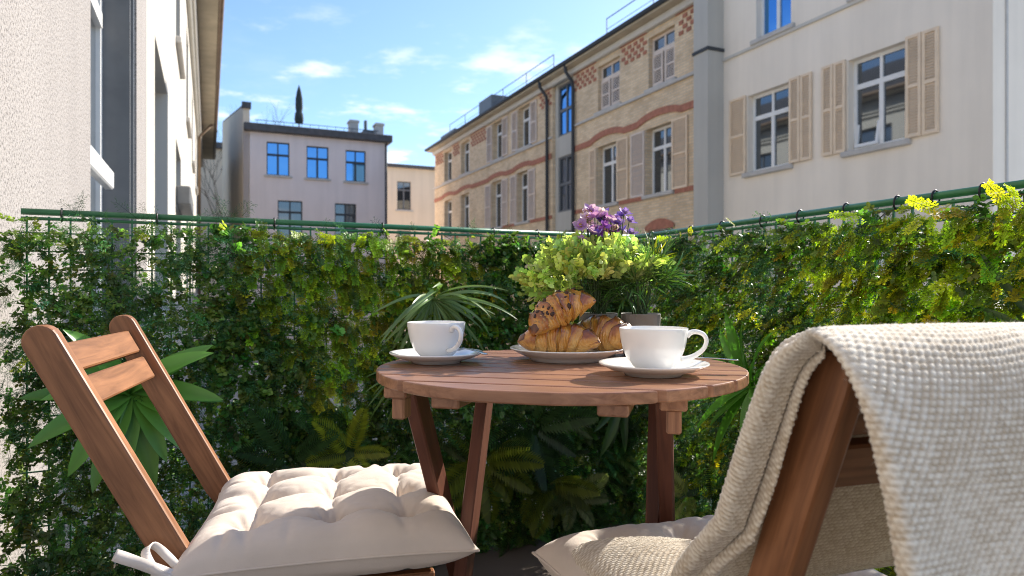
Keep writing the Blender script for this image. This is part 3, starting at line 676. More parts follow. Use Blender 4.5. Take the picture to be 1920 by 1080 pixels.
def spoon(label, x, y, z, rz, tilt):
    bm = MB(); prof = [(-.062, .0035), (-.058, .0048), (-.03, .0030), (0, .0021), (.022, .0022), (.028, .0045), (.036, .0085), (.047, .0100), (.057, .0075), (.062, .002)]
    vs = []; fs = []
    for i, (px, w) in enumerate(prof):
        bowl = -.004*math.exp(-((px-.046)/.013)**2); ar = .004*math.cos(px*22)
        for j, e in enumerate((-1, -.5, 0, .5, 1)): vs.append((px, w*e, ar+bowl*(1-e*e)+.0009))
    m = len(vs); vs += [(a, b, c-.0016) for a, b, c in vs]
    for i in range(len(prof)-1):
        for j in range(4):
            k = i*5+j; fs.append((k, k+5, k+6, k+1)); fs.append((m+k, m+k+1, m+k+6, m+k+5))
        for j in (0, 4): k = i*5+j; fs.append((k, k+5, m+k+5, m+k))
    for j in range(4): fs.append((j, j+1, m+j+1, m+j)); e = (len(prof)-1)*5+j; fs.append((e, e+1, m+e+1, m+e))
    o = bm.add(vs, fs).build('teaspoon', M['steel'], None, True); recalc(o.data); o.location = (x, y, z); o.rotation_euler = (0, tilt, rz); tag(o, label, 'spoon', 'teaspoons on the saucers'); return o
spoon('steel teaspoon tucked behind the left coffee cup on its saucer', LCUP[0]+.058, LCUP[1]-.004, TZ+.0190, math.radians(118), 0)
spoon('steel teaspoon lying on the right saucer under the cup handle', RCUP[0]+.068, RCUP[1]+.022, TZ+.0195, math.radians(172), 0)
PL = (.098, 1.215); r = .102
p = [(0, .004), (r*.58, .004), (r*.60, 0), (r*.64, 0), (r*.66, .004), (r*.80, .010), (r*.98, .0195), (r, .021), (r*.995, .0225), (r*.95, .021), (r*.78, .0125), (r*.62, .0075), (0, .007)]
o = MB().lathe(p, 80).build('plate', M['porcelain'], None, True); o.location = (*PL, TZ+.0005); tag(o, 'white porcelain plate carrying the croissants', 'plate')

# ---- croissants
def croissant_mat():
    t = NT('croissant_crust'); a = t.node('ShaderNodeAttribute', attribute_name='tint'); co = t.coord()
    n1 = t.noise(t.coord('Object', (60, 60, 60)), 1.0, 5, .6); n2 = t.noise(co, 230, 3)
    f = t.math('ADD', a.outputs['Fac'], t.math('MULTIPLY', t.math('SUBTRACT', n1, .5), .75))
    v = t.ramp(f, [(.05, (.78, .47, .13)), (.34, (.62, .28, .045)), (.60, (.33, .095, .014)), (.90, (.10, .026, .007))])
    t.bump(t.math('ADD', n1, t.math('MULTIPLY', n2, .4)), .35, .003); t.base(v, .30, .5); t.b.inputs['Coat Weight'].default_value = .5; t.b.inputs['Coat Roughness'].default_value = .2
    M['croissant_crust'] = t.m
croissant_mat(); plain('chocolate', (.055, .022, .012), .4, .3, 60); plain('almond', (.45, .24, .09), .6, .3, 60)
def croissant(label, loc, rot, L=.13, rad=.032, bend=1.9, seed=1, topping=False):
    root = thing('croissant', label, 'croissant', loc, 0, 'croissants on the plate'); root.rotation_euler = rot
    ns, nf = 150, 64; s = np.linspace(0, 1, ns); ph = np.linspace(0, 2*np.pi, nf, endpoint=False); rs = np.random.default_rng(seed)
    A = L/bend; th = (s-.5)*bend; C = np.stack([A*np.sin(th), A*(np.cos(th)-np.cos(bend/2)*.6), np.zeros(ns)], 1)
    Tn = np.stack([np.cos(th), -np.sin(th), 0*th], 1); Nn = np.stack([np.sin(th), np.cos(th), 0*th], 1)
    x = np.abs(s-.5)*2                                    # 0 centre .. 1 tip
    prof = np.clip(1-x**2.1, 0, 1)**.80*.93+.07*(1-x**6)
    S, PH = np.meshgrid(s, ph, indexing='ij'); X_ = np.abs(S-.5)*2; sg = np.sign(S-.5)
    lay = X_*3.3+.30*np.sin(PH+sg*1.1+seed)+.10*np.sin(3*PH+seed)+.05*np.sin(7*PH+2*seed+sg)     # rolled layers step down outwards
    fr = lay-np.floor(lay); step = 1.0-.20*fr**1.6+.06*np.exp(-fr/.08)
    step *= 1+.03*np.sin(5*PH+seed+np.floor(lay)*2)
    r_ = rad*prof[:, None]*step; flat = np.where(np.sin(PH) < 0, .78, 1.0)
    P = C[:, None, :]+Nn[:, None, :]*(r_*np.cos(PH))[..., None]*1.06+np.array([0, 0, 1.0])*(r_*np.sin(PH)*flat)[..., None]
    P[..., 2] += rad*.78
    fine = np.sin(S*ns*1.1+6*np.sin(PH*2+seed))*.0005; P += Nn[:, None, :]*fine[..., None]
    tint = .19+.75*np.clip(1-fr, 0, 1)**1.3*np.clip(.35+.65*np.sin(PH), 0, 1)+.15*rs.random(S.shape)*0+.25*X_**4
    idx = np.arange(ns*nf).reshape(ns, nf); i2 = np.roll(idx, -1, 1)
    F_ = np.stack([idx[:-1].ravel(), idx[1:].ravel(), i2[1:].ravel(), i2[:-1].ravel()], 1)
    me = np_mesh('crust', P.reshape(-1, 3), F_, M['croissant_crust'], np.clip(tint, 0, 1).ravel().astype(np.float32), True); link(bpy.data.objects.new('crust', me), root)
    if topping:
        for k, mt in (('chocolate_chips', 'chocolate'), ('nut_flakes', 'almond')):
            mb = MB()
            for q in range(24 if k[0] == 'c' else 60):
                i = int(rs.integers(18, ns-34)); j = int(rs.normal(nf*.25, nf*.085)) % nf; p0 = Vector(P[i, j]); nn = (p0-Vector(C[i])-Vector((0, 0, rad*.78))).normalized()
                sz = rs.uniform(.0030, .0065) if k[0] == 'c' else rs.uniform(.002, .0042); a = nn.orthogonal().normalized(); a.rotate(Matrix.Rotation(rs.uniform(0, 6), 3, nn)); b = nn.cross(a); h = sz*(.6 if k[0] == 'c' else .3)
                pts = [p0+a*sz*math.cos(e)*rs.uniform(.7, 1.2)+b*sz*.7*math.sin(e)-nn*.001 for e in (0, 1.05, 2.1, 3.14, 4.2, 5.2)]
                top_ = [pp.lerp(p0, .35)+nn*h for pp in pts]
                mb.add(pts+top_, [tuple(range(6, 12))]+[(i_, (i_+1) % 6, 6+(i_+1) % 6, 6+i_) for i_ in range(6)])
            stuff(mb.build(k, M[mt], root, True))
    return root
PZ = TZ+.0085
croissant('golden croissant lying in front on the plate', (PL[0]-.020, PL[1]-.070, PZ), (0, 0, math.radians(-5)), .158, .034, 1.7, 2)
croissant('golden brown croissant at the back right of the plate', (PL[0]+.040, PL[1]-.006, PZ), (math.radians(4), math.radians(6), math.radians(-38)), .14, .037, 1.5, 5)
croissant('croissant topped with chocolate and nuts, lying on top of the pile', (PL[0]+.010, PL[1]-.046, PZ+.040), (math.radians(24), math.radians(-27), math.radians(12)), .142, .032, 1.7, 8, True)
# ------------------------------------------------------------------ knitted blanket over the right chair
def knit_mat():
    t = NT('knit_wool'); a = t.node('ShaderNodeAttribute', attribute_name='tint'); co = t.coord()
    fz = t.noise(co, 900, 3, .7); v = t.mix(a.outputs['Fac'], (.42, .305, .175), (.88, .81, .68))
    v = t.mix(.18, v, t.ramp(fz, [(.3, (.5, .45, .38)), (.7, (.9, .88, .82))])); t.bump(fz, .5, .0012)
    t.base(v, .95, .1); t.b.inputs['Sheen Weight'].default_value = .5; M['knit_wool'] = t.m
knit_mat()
def spline(pts, n):
    P = np.array(pts, float); out = []
    for i in range(len(P)-1):
        p0, p1, p2, p3 = P[max(i-1, 0)], P[i], P[i+1], P[min(i+2, len(P)-1)]
        for t in np.linspace(0, 1, 24, endpoint=False): out.append(.5*((2*p1)+(-p0+p2)*t+(2*p0-5*p1+4*p2-p3)*t*t+(-p0+3*p1-3*p2+p3)*t**3))
    out.append(P[-1]); out = np.array(out); d = np.r_[0, np.cumsum(np.linalg.norm(np.diff(out[:, :2], axis=0), axis=1))]
    s = np.linspace(0, d[-1], n); return s, np.stack([np.interp(s, d, out[:, k]) for k in range(P.shape[1])], 1)
def blanket():
    root = thing('knitted_blanket', 'cream knitted wool blanket draped over the back of the right chair', 'blanket', RC, RRZ)
    # along the drape: forward, height, left edge (chair side), looseness of the folds
    prof = [(.05, .490, .250, .8), (.0, .496, .250, .8), (-.07, .500, .246, .8), (-.14, .500, .238, 1.0), (-.195, .508, .226, 1.2), (-.228, .535, .222, 1.5), (-.258, .590, .221, 1.55), (-.288, .655, .221, 1.5), (-.314, .715, .221, 1.35), (-.338, .768, .220, 1.1), (-.362, .793, .218, .6),
            (-.395, .801, .211, .45), (-.424, .786, .212, .55), (-.444, .735, .212, 1.0), (-.458, .64, .207, 1.2), (-.472, .48, .200, 1.4), (-.480, .28, .195, 1.6)]
    pu, rv, nv = .0068, .0052, 740
    s, C = spline(prof, nv); ds = s[1]-s[0]
    tg = np.gradient(C[:, :2], axis=0); tg /= np.linalg.norm(tg, axis=1)[:, None]; nrm = np.stack([tg[:, 1], -tg[:, 0]], 1)   # (f,z): which side is out
    if nrm[nv//3, 1] < 0: nrm = -nrm
    Vs, Fs, Ts = [], [], []; base = 0
    for lay, (o0, o1, sh) in enumerate(((.002, .0130, -.008), (.0145, .0290, .012))):
        rho = (o1-o0)/2; W = .43; step = .0018; Wi, Wo = (W, .07) if lay == 0 else (.07, W)
        fine = np.r_[np.arange(0, .24, step), np.arange(.24, W+.001, .004)]          # stitches resolved towards the visible end
        wi = Wi-fine[fine <= Wi][::-1]; wo = fine[fine <= Wo]; wa = np.linspace(0, math.pi, 9)[1:-1]
        y_in = -Wi+wi; path_y = np.r_[y_in, rho*np.sin(wa), -wo-step*.5]; path_o = np.r_[np.full(len(wi), o0), o0+rho-rho*np.cos(wa), np.full(len(wo), o1)]
        L = np.r_[0, np.cumsum(np.hypot(np.diff(path_y), np.diff(path_o)))]
        sideN = np.r_[np.full(len(wi), -1.0), -np.cos(wa), np.full(len(wo), 1.0)]; sideY = np.r_[np.zeros(len(wi)), np.sin(wa), np.zeros(len(wo))]
        nu = len(path_y); S, U = np.meshgrid(s, L, indexing='ij')
        wob = np.array([[mnoise.noise(Vector((a*5+lay*9, b*7, 3.3))) for b in L[::8]] for a in s[::8]])
        wob = np.kron(wob, np.ones((8, 8)))[:nv, :nu]
        k = np.ones(25)/25
        wob = np.apply_along_axis(lambda c: np.convolve(np.pad(c, 12, 'edge'), k, 'valid'), 0, wob); wob = np.apply_along_axis(lambda c: np.convolve(np.pad(c, 12, 'edge'), k, 'valid'), 1, wob)
        U2 = U+.016*wob; S2 = S+.018*wob
        rw = np.floor(S2/rv); fu = (U2/pu+.5*(rw % 2)+.55*(S2/rv-rw)) % 1.0; fv = (S2/rv) % 1.0
        h = np.clip(np.sin(math.pi*fu), 0, 1)**.8*np.clip(np.sin(math.pi*fv), 0, 1)**.8
        gain = .65+.7*((np.sin(rw*3.17+np.floor(U2/pu+.5*(rw % 2))*5.31)*9173.7) % 1.0)
        loose = C[:, 3][:, None]; off = path_o[None, :]*(1+(loose-1)*.85)+sideN[None, :]*(h-.4)*.0020*gain
        off = off+.010*wob*(loose-.6)                       # soft waves in the hanging parts
        fold = .009*np.sin(path_y*38+.6)[None, :]*np.clip((C[:, 1][:, None] < .70)*1.0, 0, 1)*np.clip((.74-C[:, 1][:, None])/.3, 0, 1)*(C[:, 0][:, None] < -.40)
        off = off+fold
        Y = C[:, 2][:, None]+sh+path_y[None, :]+sideY[None, :]*h*(.0008 if lay == 0 else .0018)+.004*wob
        X = C[:, 0][:, None]+nrm[:, 0][:, None]*off; Z = C[:, 1][:, None]+nrm[:, 1][:, None]*off
        X = X-.046*np.clip((Y-.200)/.016, 0, 1)*np.clip((C[:, 1][:, None]-.52)/.08, 0, 1)*np.clip((C[:, 0][:, None]+.400)/.045, 0, 1)     # wraps round the post
        seat = C[:, 0][:, None] > -.2
        X = np.where(seat, -.2+(X+.2)*np.clip(1-(.25-Y)*4.5, .12, 1), X)
        Z = Z-np.clip((C[:, 0][:, None]+.24)/.06, 0, 1)*(2.6*np.clip(Y-.13, 0, 1)**2+.0)       # follows the cushion's rounded side
        Vs.append(np.stack([X, Y, Z], -1).reshape(-1, 3)); Fs.append(sheet_faces(nv, nu)+base); base += nv*nu
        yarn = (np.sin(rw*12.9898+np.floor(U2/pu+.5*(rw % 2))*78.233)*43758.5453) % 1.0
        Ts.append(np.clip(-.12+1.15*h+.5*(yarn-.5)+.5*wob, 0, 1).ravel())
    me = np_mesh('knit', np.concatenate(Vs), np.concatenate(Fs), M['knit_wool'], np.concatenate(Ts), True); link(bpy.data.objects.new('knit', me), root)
    # loose wool fibres standing off the surface
    V = np.concatenate(Vs); nrm_v = np.zeros((len(V), 3)); me.vertices.foreach_get  # normals below
    nn = np.empty(len(V)*3, np.float32); me.vertices.foreach_get('normal', nn); nn = nn.reshape(-1, 3)
    rs = np.random.default_rng(4); pick = rs.choice(len(V), 26000, replace=False); p = V[pick]; d = nn[pick]+rs.normal(0, .8, (len(pick), 3)); d /= np.linalg.norm(d, axis=1)[:, None]
    sd = np.cross(d, rs.normal(0, 1, d.shape)); sd /= np.linalg.norm(sd, axis=1)[:, None]; ln = rs.uniform(.002, .006, (len(pick), 1)); w = .00013
    tri = np.stack([p-sd*w, p+sd*w, p+d*ln], 1).reshape(-1, 3)
    fm = np_mesh('fuzz', tri, np.arange(len(tri)).reshape(-1, 3), M['knit_wool'], np.full(len(tri), .9, np.float32)); stuff(link(bpy.data.objects.new('fuzz', fm), root))
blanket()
# ------------------------------------------------------------------ greenery
leafmat('leaf_small', .50, .34, .5); leafmat('leaf_fine', .40, .5, .3); leafmat('leaf_lime', .50, .42, .4); leafmat('leaf_fern', .42, .4, .4); leafmat('leaf_broad', .30, .36, .45); leafmat('petal', .45, .5, .3)
plain('stem_green', (.05, .085, .03), .6, .2, 20); plain('pot_zinc', (.23, .215, .19), .62, .28, 9, .25, 40, .4, .25); plain('soil', (.035, .025, .02), .95, .3, 30)
def leaf(Lc, W, fold=.18, curl=.0, nseg=2):
    """two-sided folded blade along +Y: verts, quads"""
    ys = np.linspace(0, 1, nseg+2); vs = []; fs = []
    wd = [0.14]+[1.0 if nseg == 1 else math.sin(math.pi*(.16+.72*y))**.75 for y in ys[1:-1]]+[.02]
    for i, y in enumerate(ys):
        z = -curl*Lc*y*y
        vs += [(-W/2*wd[i], y*Lc, z+fold*W*.5*wd[i]), (0, y*Lc, z), (W/2*wd[i], y*Lc, z+fold*W*.5*wd[i])]
    for i in range(len(ys)-1):
        a = i*3; fs += [(a, a+1, a+4, a+3), (a+1, a+2, a+5, a+4)]
    return np.array(vs), np.array(fs)
def leaf6(Lc, W, fold=.2, curl=.15):
    v = np.array([(0, 0, 0), (0, Lc, -curl*Lc), (W*.42, Lc*.28, fold*W*.42), (W*.44, Lc*.70, fold*W*.44-curl*Lc*.5), (-W*.42, Lc*.28, fold*W*.42), (-W*.44, Lc*.70, fold*W*.44-curl*Lc*.5)])
    return v, np.array([(0, 2, 3, 1), (0, 1, 5, 4)])
def leaf4(Lc, W, fold=.2):
    return np.array([(0, 0, 0), (W*.5, Lc*.55, fold*W*.5), (0, Lc, 0), (-W*.5, Lc*.55, fold*W*.5)]), np.array([(0, 1, 2, 3)])
def rotm(ax, a):
    return np.array(Matrix.Rotation(a, 3, ax))
class Tmpl:
    def __init__(s): s.v = []; s.f = []; s.t = []; s.n = 0
    def add(s, v, f, t=1.0):
        s.v.append(v); s.f.append(f+s.n); s.t.append(np.full(len(v), t) if np.isscalar(t) else t); s.n += len(v); return s
    def done(s): return np.concatenate(s.v), np.concatenate(s.f), np.concatenate(s.t)
def stem(T, p0, p1, w, t=.6):
    p0, p1 = np.array(p0, float), np.array(p1, float); d = p1-p0; sd = np.cross(d, [0, 0, 1.0]); sd /= np.linalg.norm(sd)+1e-9
    up = np.cross(sd, d); up /= np.linalg.norm(up)+1e-9
    T.add(np.array([p0-sd*w, p0+sd*w, p1+sd*w*.6, p1-sd*w*.6]), np.array([[0, 1, 2, 3]]), t); T.add(np.array([p0-up*w, p0+up*w, p1+up*w*.6, p1-up*w*.6]), np.array([[0, 1, 2, 3]]), t)
def t_box(rng, big=1.0):                  # twig with small round leaves in pairs
    T = Tmpl(); L = .055; stem(T, (0, 0, 0), (0, L, 0), .0007)
    for i in range(6):
        for sd in (-1, 1):
            l, f = leaf6(.0135*big*rng.uniform(.7, 1.15), .0120*big*rng.uniform(.75, 1.1), .25, .15)
            m = rotm('Z', -sd*rng.uniform(.6, 1.3))@rotm('Y', rng.uniform(-.7, .7))@rotm('X', rng.uniform(-.3, .7))
            T.add(l@m.T+np.array([0, L*(i+.6)/6, rng.uniform(-.003, .003)]), f, rng.uniform(.7, 1.25))
    return T.done()
def t_fine(rng):                          # asparagus-like feather, many fine needles
    T = Tmpl(); L = .065; stem(T, (0, 0, 0), (0, L, 0), .0006)
    for i in range(9):
        y = L*(i+.5)/9
        for sd in (-1, 1):
            tip = np.array([sd*.017*(1-.6*i/9)*rng.uniform(.6, 1.2), y+.010, rng.uniform(-.006, .006)])
            for k in range(4):
                b = np.array([0, y, 0])*(1-(k+1)/4.5)+tip*((k+1)/4.5); d = np.array([sd*rng.uniform(.1, 1), rng.uniform(-.3, 1), rng.uniform(-.9, .9)])*.0065; q = np.cross(d, rng.normal(size=3)); q *= .00055/(np.linalg.norm(q)+1e-9)
                T.add(np.array([b-q, b+q, b+d+q*.5, b+d-q*.5]), np.array([[0, 1, 2, 3]]), rng.uniform(.7, 1.3))
    return T.done()
def t_lime(rng):                          # lobed sprig that hangs like a cypress tip
    T = Tmpl(); L = .085; stem(T, (0, 0, 0), (0, L, -.006), .0009, .7)
    for i in range(8):
        y = L*(i+.4)/8; ll = .024*(1-.55*i/8)
        for sd in (-1, 1):
            a = rng.uniform(.7, 1.0); d = np.array([sd*math.sin(a), math.cos(a), rng.uniform(-.25, .25)])
            stem(T, (0, y, 0), np.array([0, y, 0])+d*ll, .0005, .8)
            for k in range(3):
                for s2 in (-1, 1):
                    l, f = leaf4(.0100*rng.uniform(.7, 1.1), .0062, .2); an = math.atan2(d[1], d[0])-math.pi/2
                    m = rotm('Z', an+s2*.65*(k < 2)+s2*.25)@rotm('X', rng.uniform(-.4, .4)); T.add(l@m.T+np.array([0, y, 0])+d*ll*(k+.7)/3, f, .62+.20*k+rng.uniform(-.1, .15)+.25*(i > 6))
    return T.done()
def t_fern(rng, L=.17, n=17, wmax=.042, lw=.0078):          # arching fern frond
    T = Tmpl()
    def rach(y): return np.array([0, y*L*(1-.18*y), -.28*L*y*y])
    for i in range(n):
        y = .10+.9*(i+.5)/n; p = rach(y); stem(T, rach(.10+.9*i/n), rach(.10+.9*(i+1)/n), lw*.11, .6)
        ll = wmax*math.sin(math.pi*min(1, .12+.84*y))**.8
        for sd in (-1, 1):
            l, f = leaf(ll*rng.uniform(.9, 1.08), lw, .12, .25, 1); m = rotm('Z', -sd*(1.30-.35*y))@rotm('Y', sd*.15); T.add(l@m.T+p, f, rng.uniform(.75, 1.2))
    return T.done()
def t_pale(rng):                          # frilly pale sprig near the floor
    T = Tmpl()
    for i in range(9):
        l, f = leaf(rng.uniform(.016, .028), rng.uniform(.006, .009), .35, .3); m = rotm('Z', rng.uniform(-1.4, 1.4))@rotm('X', rng.uniform(-.6, .6)); T.add(l@m.T+np.array([0, .004*i, 0]), f, rng.uniform(.7, 1.25))
    return T.done()
def frames(dirs, ups):
    y = dirs/np.linalg.norm(dirs, axis=1)[:, None]; x = np.cross(y, ups); x /= np.linalg.norm(x, axis=1)[:, None]+1e-9; z = np.cross(x, y); return np.stack([x, y, z], 2)
def scatter(name, tmpls, pos, dirs, ups, scale, cols, mat, parent, rng):
    Vs, Fs, Ts = [], [], []; base = 0; which = rng.integers(0, len(tmpls), len(pos)); Fr = frames(dirs, ups)
    for k, (v, f, t) in enumerate(tmpls):
        ix = np.nonzero(which == k)[0]
        if not len(ix): continue
        W = np.einsum('nij,mj->nmi', Fr[ix], v)*scale[ix, None, None]+pos[ix, None, :]
        Vs.append(W.reshape(-1, 3)); Fs.append((f[None]+np.arange(len(ix))[:, None, None]*len(v)).reshape(-1, f.shape[1])+base); base += len(ix)*len(v)
        Ts.append((cols[ix][:, None, :]*t[None, :, None]).reshape(-1, 3))
    me = np_mesh(name, np.concatenate(Vs), np.concatenate(Fs), M[mat], np.clip(np.concatenate(Ts), 0, 1)); return stuff(link(bpy.data.objects.new(name, me), parent))
TB = [t_box(NR) for _ in range(6)]; TBB = [t_box(NR, 1.5) for _ in range(5)]; TF_ = [t_fine(NR) for _ in range(5)]; TL = [t_lime(NR) for _ in range(5)]; TP = [t_pale(NR) for _ in range(5)]; TFN = [t_fern(NR) for _ in range(4)]

HTOP = 1.05
def px(P): return 960+1280*P[:, 0]/P[:, 1], 540-1280*(P[:, 2]-EYE)/P[:, 1]
class Hedge:
    def __init__(s, label, A, B, inward, l0=0.0):
        s.A = np.array([*A, 0.0]); e = np.array([*B, 0.0])-s.A; s.L = np.linalg.norm(e); s.e = e/s.L; m = np.array([s.e[1], -s.e[0], 0]); s.m = m if np.dot(m, inward) > 0 else -m; s.l0 = l0
        s.root = thing('hedge_panel', label, 'hedge', (0, 0, 0), 0, 'artificial hedge panels round the balcony')
    def at(s, a, z, d=0): return Vector(s.A+s.e*a+s.m*d+np.array([0, 0, z]))
    def trellis(s):
        rt = s.root
        mb = MB(); mb.tube([s.at(s.l0, HTOP-.009), s.at(s.L-.004, HTOP-.009)], .0085, 10); mb.build('top_rail', M['green_plastic'], rt, True)
        mb = MB(); mb.tube([s.at(s.l0, HTOP-.026, .004), s.at(s.L-.004, HTOP-.026, .004)], .0042, 6); mb.build('lower_rail', M['green_plastic'], rt, True)
        n = int((s.L-s.l0)/.046); me = None
        for i in range(n+1):
            a = s.l0+.012+i*.046
            if me is None: me = MB().box((-.0022, -.0022, 0), (.0022, .0022, HTOP-.02)).mesh('upright', M['green_plastic'])
            o = link(bpy.data.objects.new('upright', me), rt); o.location = s.at(a, 0, .004); o.rotation_euler = (0, 0, math.atan2(s.e[1], s.e[0]))
        me = None
        for j in range(21):
            if me is None: me = MB().box((s.l0, -.0018, -.0018), (s.L-.01, .0018, .0018)).mesh('crossbar', M['green_plastic'])
            o = link(bpy.data.objects.new('crossbar', me), rt); o.location = s.at(0, HTOP-.062-j*.046, .007); o.rotation_euler = (0, 0, math.atan2(s.e[1], s.e[0]))
    def ties(s, alist):
        for a in alist:
            mb = MB(); ring = [s.at(a, HTOP-.0145+.0165*math.sin(t), .002+.0115*math.cos(t)) for t in np.linspace(0, 2*math.pi, 19)]
            mb.tube(ring, .0022, 6, False); mb.build('cable_tie', M['black_plastic'], s.root, True)
    def foliage(s, name, tm, n, mat, dens, col, depth=(.005, .05), hang=.5, out=.7, sc=(.8, 1.2), seed=0, lean=0.5, zmax=HTOP-.034, zmin=.01):
        rng = np.random.default_rng(seed); a = rng.uniform(s.l0-.03, s.L, n*3); z = rng.uniform(zmin, zmax, n*3)
        P = s.A[None]+s.e[None]*a[:, None]+np.array([0, 0, 1.0])[None]*z[:, None]; X, Y = px(P)
        keep = np.nonzero(rng.random(n*3) < dens(X, Y)/3*np.where((X > 2060) | (P[:, 1] < .3), .16, 1)*np.where(Y > 1180, .3, 1))[0]; a, z, P, X, Y = a[keep], z[keep], P[keep], X[keep], Y[keep]; k = len(a)
        P = P+s.m[None]*rng.uniform(*depth, k)[:, None]
        D = s.m[None]*rng.normal(out, .25, k)[:, None]+s.e[None]*rng.normal(0, lean, k)[:, None]+np.array([0, 0, 1.0])[None]*rng.normal(-hang, .45, k)[:, None]
        Up = s.m[None]*1.0+np.array([0, 0, .8])[None]+rng.normal(0, .35, (k, 3))
        C = col(X, Y, rng, k); return scatter(name, tm, P, D, Up, rng.uniform(*sc, k), C, mat, s.root, rng)
def sm(x, a, b): t = np.clip((x-a)/(b-a), 0, 1); return t*t*(3-2*t)
def blob(X, Y, cx_, cy_, rx, ry): return np.clip(1.35-((X-cx_)/rx)**2-((Y-cy_)/ry)**2, 0, 1)
def clump(X, Y, s_, seed): return np.array([.5+.9*mnoise.noise(Vector((x/s_, y/s_, seed))) for x, y in zip(X, Y)])
def shades(base, var=.30, hue=.12):
    b = np.array(base)
    def f(X, Y, rng, k):
        v = np.exp(rng.normal(0, var, k))[:, None]; c = b[None]*v; c[:, 0] *= np.exp(rng.normal(0, hue*2, k)); c[:, 2] *= np.exp(rng.normal(0, hue, k)); return c
    return f
CA, CC, CB = (-1.222, 1.700), (.462, 2.562), (1.36, .10)
HL = Hedge('artificial hedge panel across the far end of the balcony, behind the left chair', CA, CC, (0, -1, 0), 0.0)
HR = Hedge('artificial hedge panel along the right side of the balcony, with yellow-green sprigs', CC, CB, (-1, 0, 0), 0.006)
for h in (HL, HR): h.trellis()
HL.ties((.085, .30, .60, .92, 1.10, 1.30, 1.47, 1.66)); HR.ties((.12, .36, .52, .70, .84, .99, 1.13, 1.22, 1.32))
# zones seen in the place: airy small leaves by the wall, lime sprigs mid-way, round box leaves, ferns low down
lime_L = lambda X, Y: np.clip(blob(X, Y, 690, 520, 250, 130)+.9*blob(X, Y, 620, 660, 85, 150), 0, 1)
rnd_L = lambda X, Y: np.clip(blob(X, Y, 500, 690, 130, 140)+blob(X, Y, 985, 550, 130, 160)+.35, 0, 1)
airy = lambda X: 1-.25*(1-sm(X, 330, 560))
low = lambda Y: sm(Y, 700, 800)
HL.foliage('small_leaves', TB, 14500, 'leaf_small', lambda X, Y: airy(X)*(1-.75*lime_L(X, Y))*np.clip(.35+1.1*clump(X, Y, 60, 1), .15, 1), shades((.15, .235, .05), .45), (.0, .045), .35, .7, (.6, 1.02), 1)
HL.foliage('round_leaves', TBB, 6500, 'leaf_small', lambda X, Y: rnd_L(X, Y)*sm(X, 330, 480)*(1-.8*lime_L(X, Y)), shades((.10, .21, .045), .40), (.01, .055), .3, .8, (.65, .95), 2)
HL.foliage('feathery_sprigs', TF_, 6200, 'leaf_fine', lambda X, Y: np.clip(1.15*clump(X, Y, 85, 5), .05, 1)*(1-.7*lime_L(X, Y))*(1-.45*sm(X, 560, 700)), shades((.09, .22, .095), .35), (.0, .06), .45, .6, (.8, 1.35), 3)
HL.foliage('lime_sprigs', TL, 6800, 'leaf_lime', lambda X, Y: lime_L(X, Y)*np.clip(.45+.9*clump(X, Y, 45, 8), .1, 1), shades((.30, .38, .024), .38), (.005, .05), .9, .55, (.45, .85), 4, .35)
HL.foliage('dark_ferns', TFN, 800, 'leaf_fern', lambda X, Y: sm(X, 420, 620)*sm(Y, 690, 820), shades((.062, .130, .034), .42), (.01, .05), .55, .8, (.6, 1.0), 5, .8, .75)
HL.foliage('pale_sprigs', TP, 1100, 'leaf_small', lambda X, Y: (1-sm(X, 250, 420))*sm(Y, 900, 985)+.10*sm(X, 960, 1000)*sm(Y, 850, 950), shades((.22, .25, .11), .25), (.02, .07), .1, .9, (.8, 1.25), 6, .6)
lime_R = lambda X, Y: np.clip(sm(X, 1470, 1660)*(.8+.5*clump(X, Y, 130, 3))+.35*clump(X, Y, 70, 12)*sm(X, 1210, 1300), 0, 1)
HR.foliage('small_leaves', TB, 16500, 'leaf_small', lambda X, Y: (1-.55*lime_R(X, Y))*np.clip(.45+1.0*clump(X, Y, 60, 2), .2, 1), shades((.110, .180, .036), .45), (.0, .045), .35, .7, (.6, 1.02), 11)
HR.foliage('feathery_sprigs', TF_, 7600, 'leaf_fine', lambda X, Y: np.clip(1.2*clump(X, Y, 90, 7), .05, 1)*(1-.6*lime_R(X, Y)), shades((.056, .160, .078), .32), (.0, .06), .45, .6, (.8, 1.35), 12)
HR.foliage('lime_sprigs', TL, 9500, 'leaf_lime', lambda X, Y: lime_R(X, Y), shades((.38, .45, .022), .38), (.0, .055), .85, .55, (.45, .85), 13, .45)
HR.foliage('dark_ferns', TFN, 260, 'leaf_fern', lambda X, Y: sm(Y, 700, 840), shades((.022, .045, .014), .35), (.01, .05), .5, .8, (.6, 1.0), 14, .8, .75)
# woody strands climbing through the trellis
plain('twig_brown', (.115, .075, .045), .8, .3, 30)
for h, n_, amax in ((HL, 80, HL.L), (HR, 75, 1.6)):
    mb = MB(); rr = random.Random(int(amax*100))
    for i in range(n_):
        a, z = rr.uniform(.02, amax-.05), rr.uniform(.05, .95); p = []; da, dz = rr.uniform(-1, 1), rr.uniform(-.5, 1)
        for k in range(9):
            p.append(h.at(min(max(a, .01), amax), min(z, HTOP-.03), .012+.02*rr.random())); da += rr.uniform(-.5, .5); dz += rr.uniform(-.4, .4); a += da*.022; z += dz*.022
        mb.tube(p, [.0016-.00012*k for k in range(9)], 5)
    stuff(mb.build('vine_stems', M['twig_brown'], h.root, True))
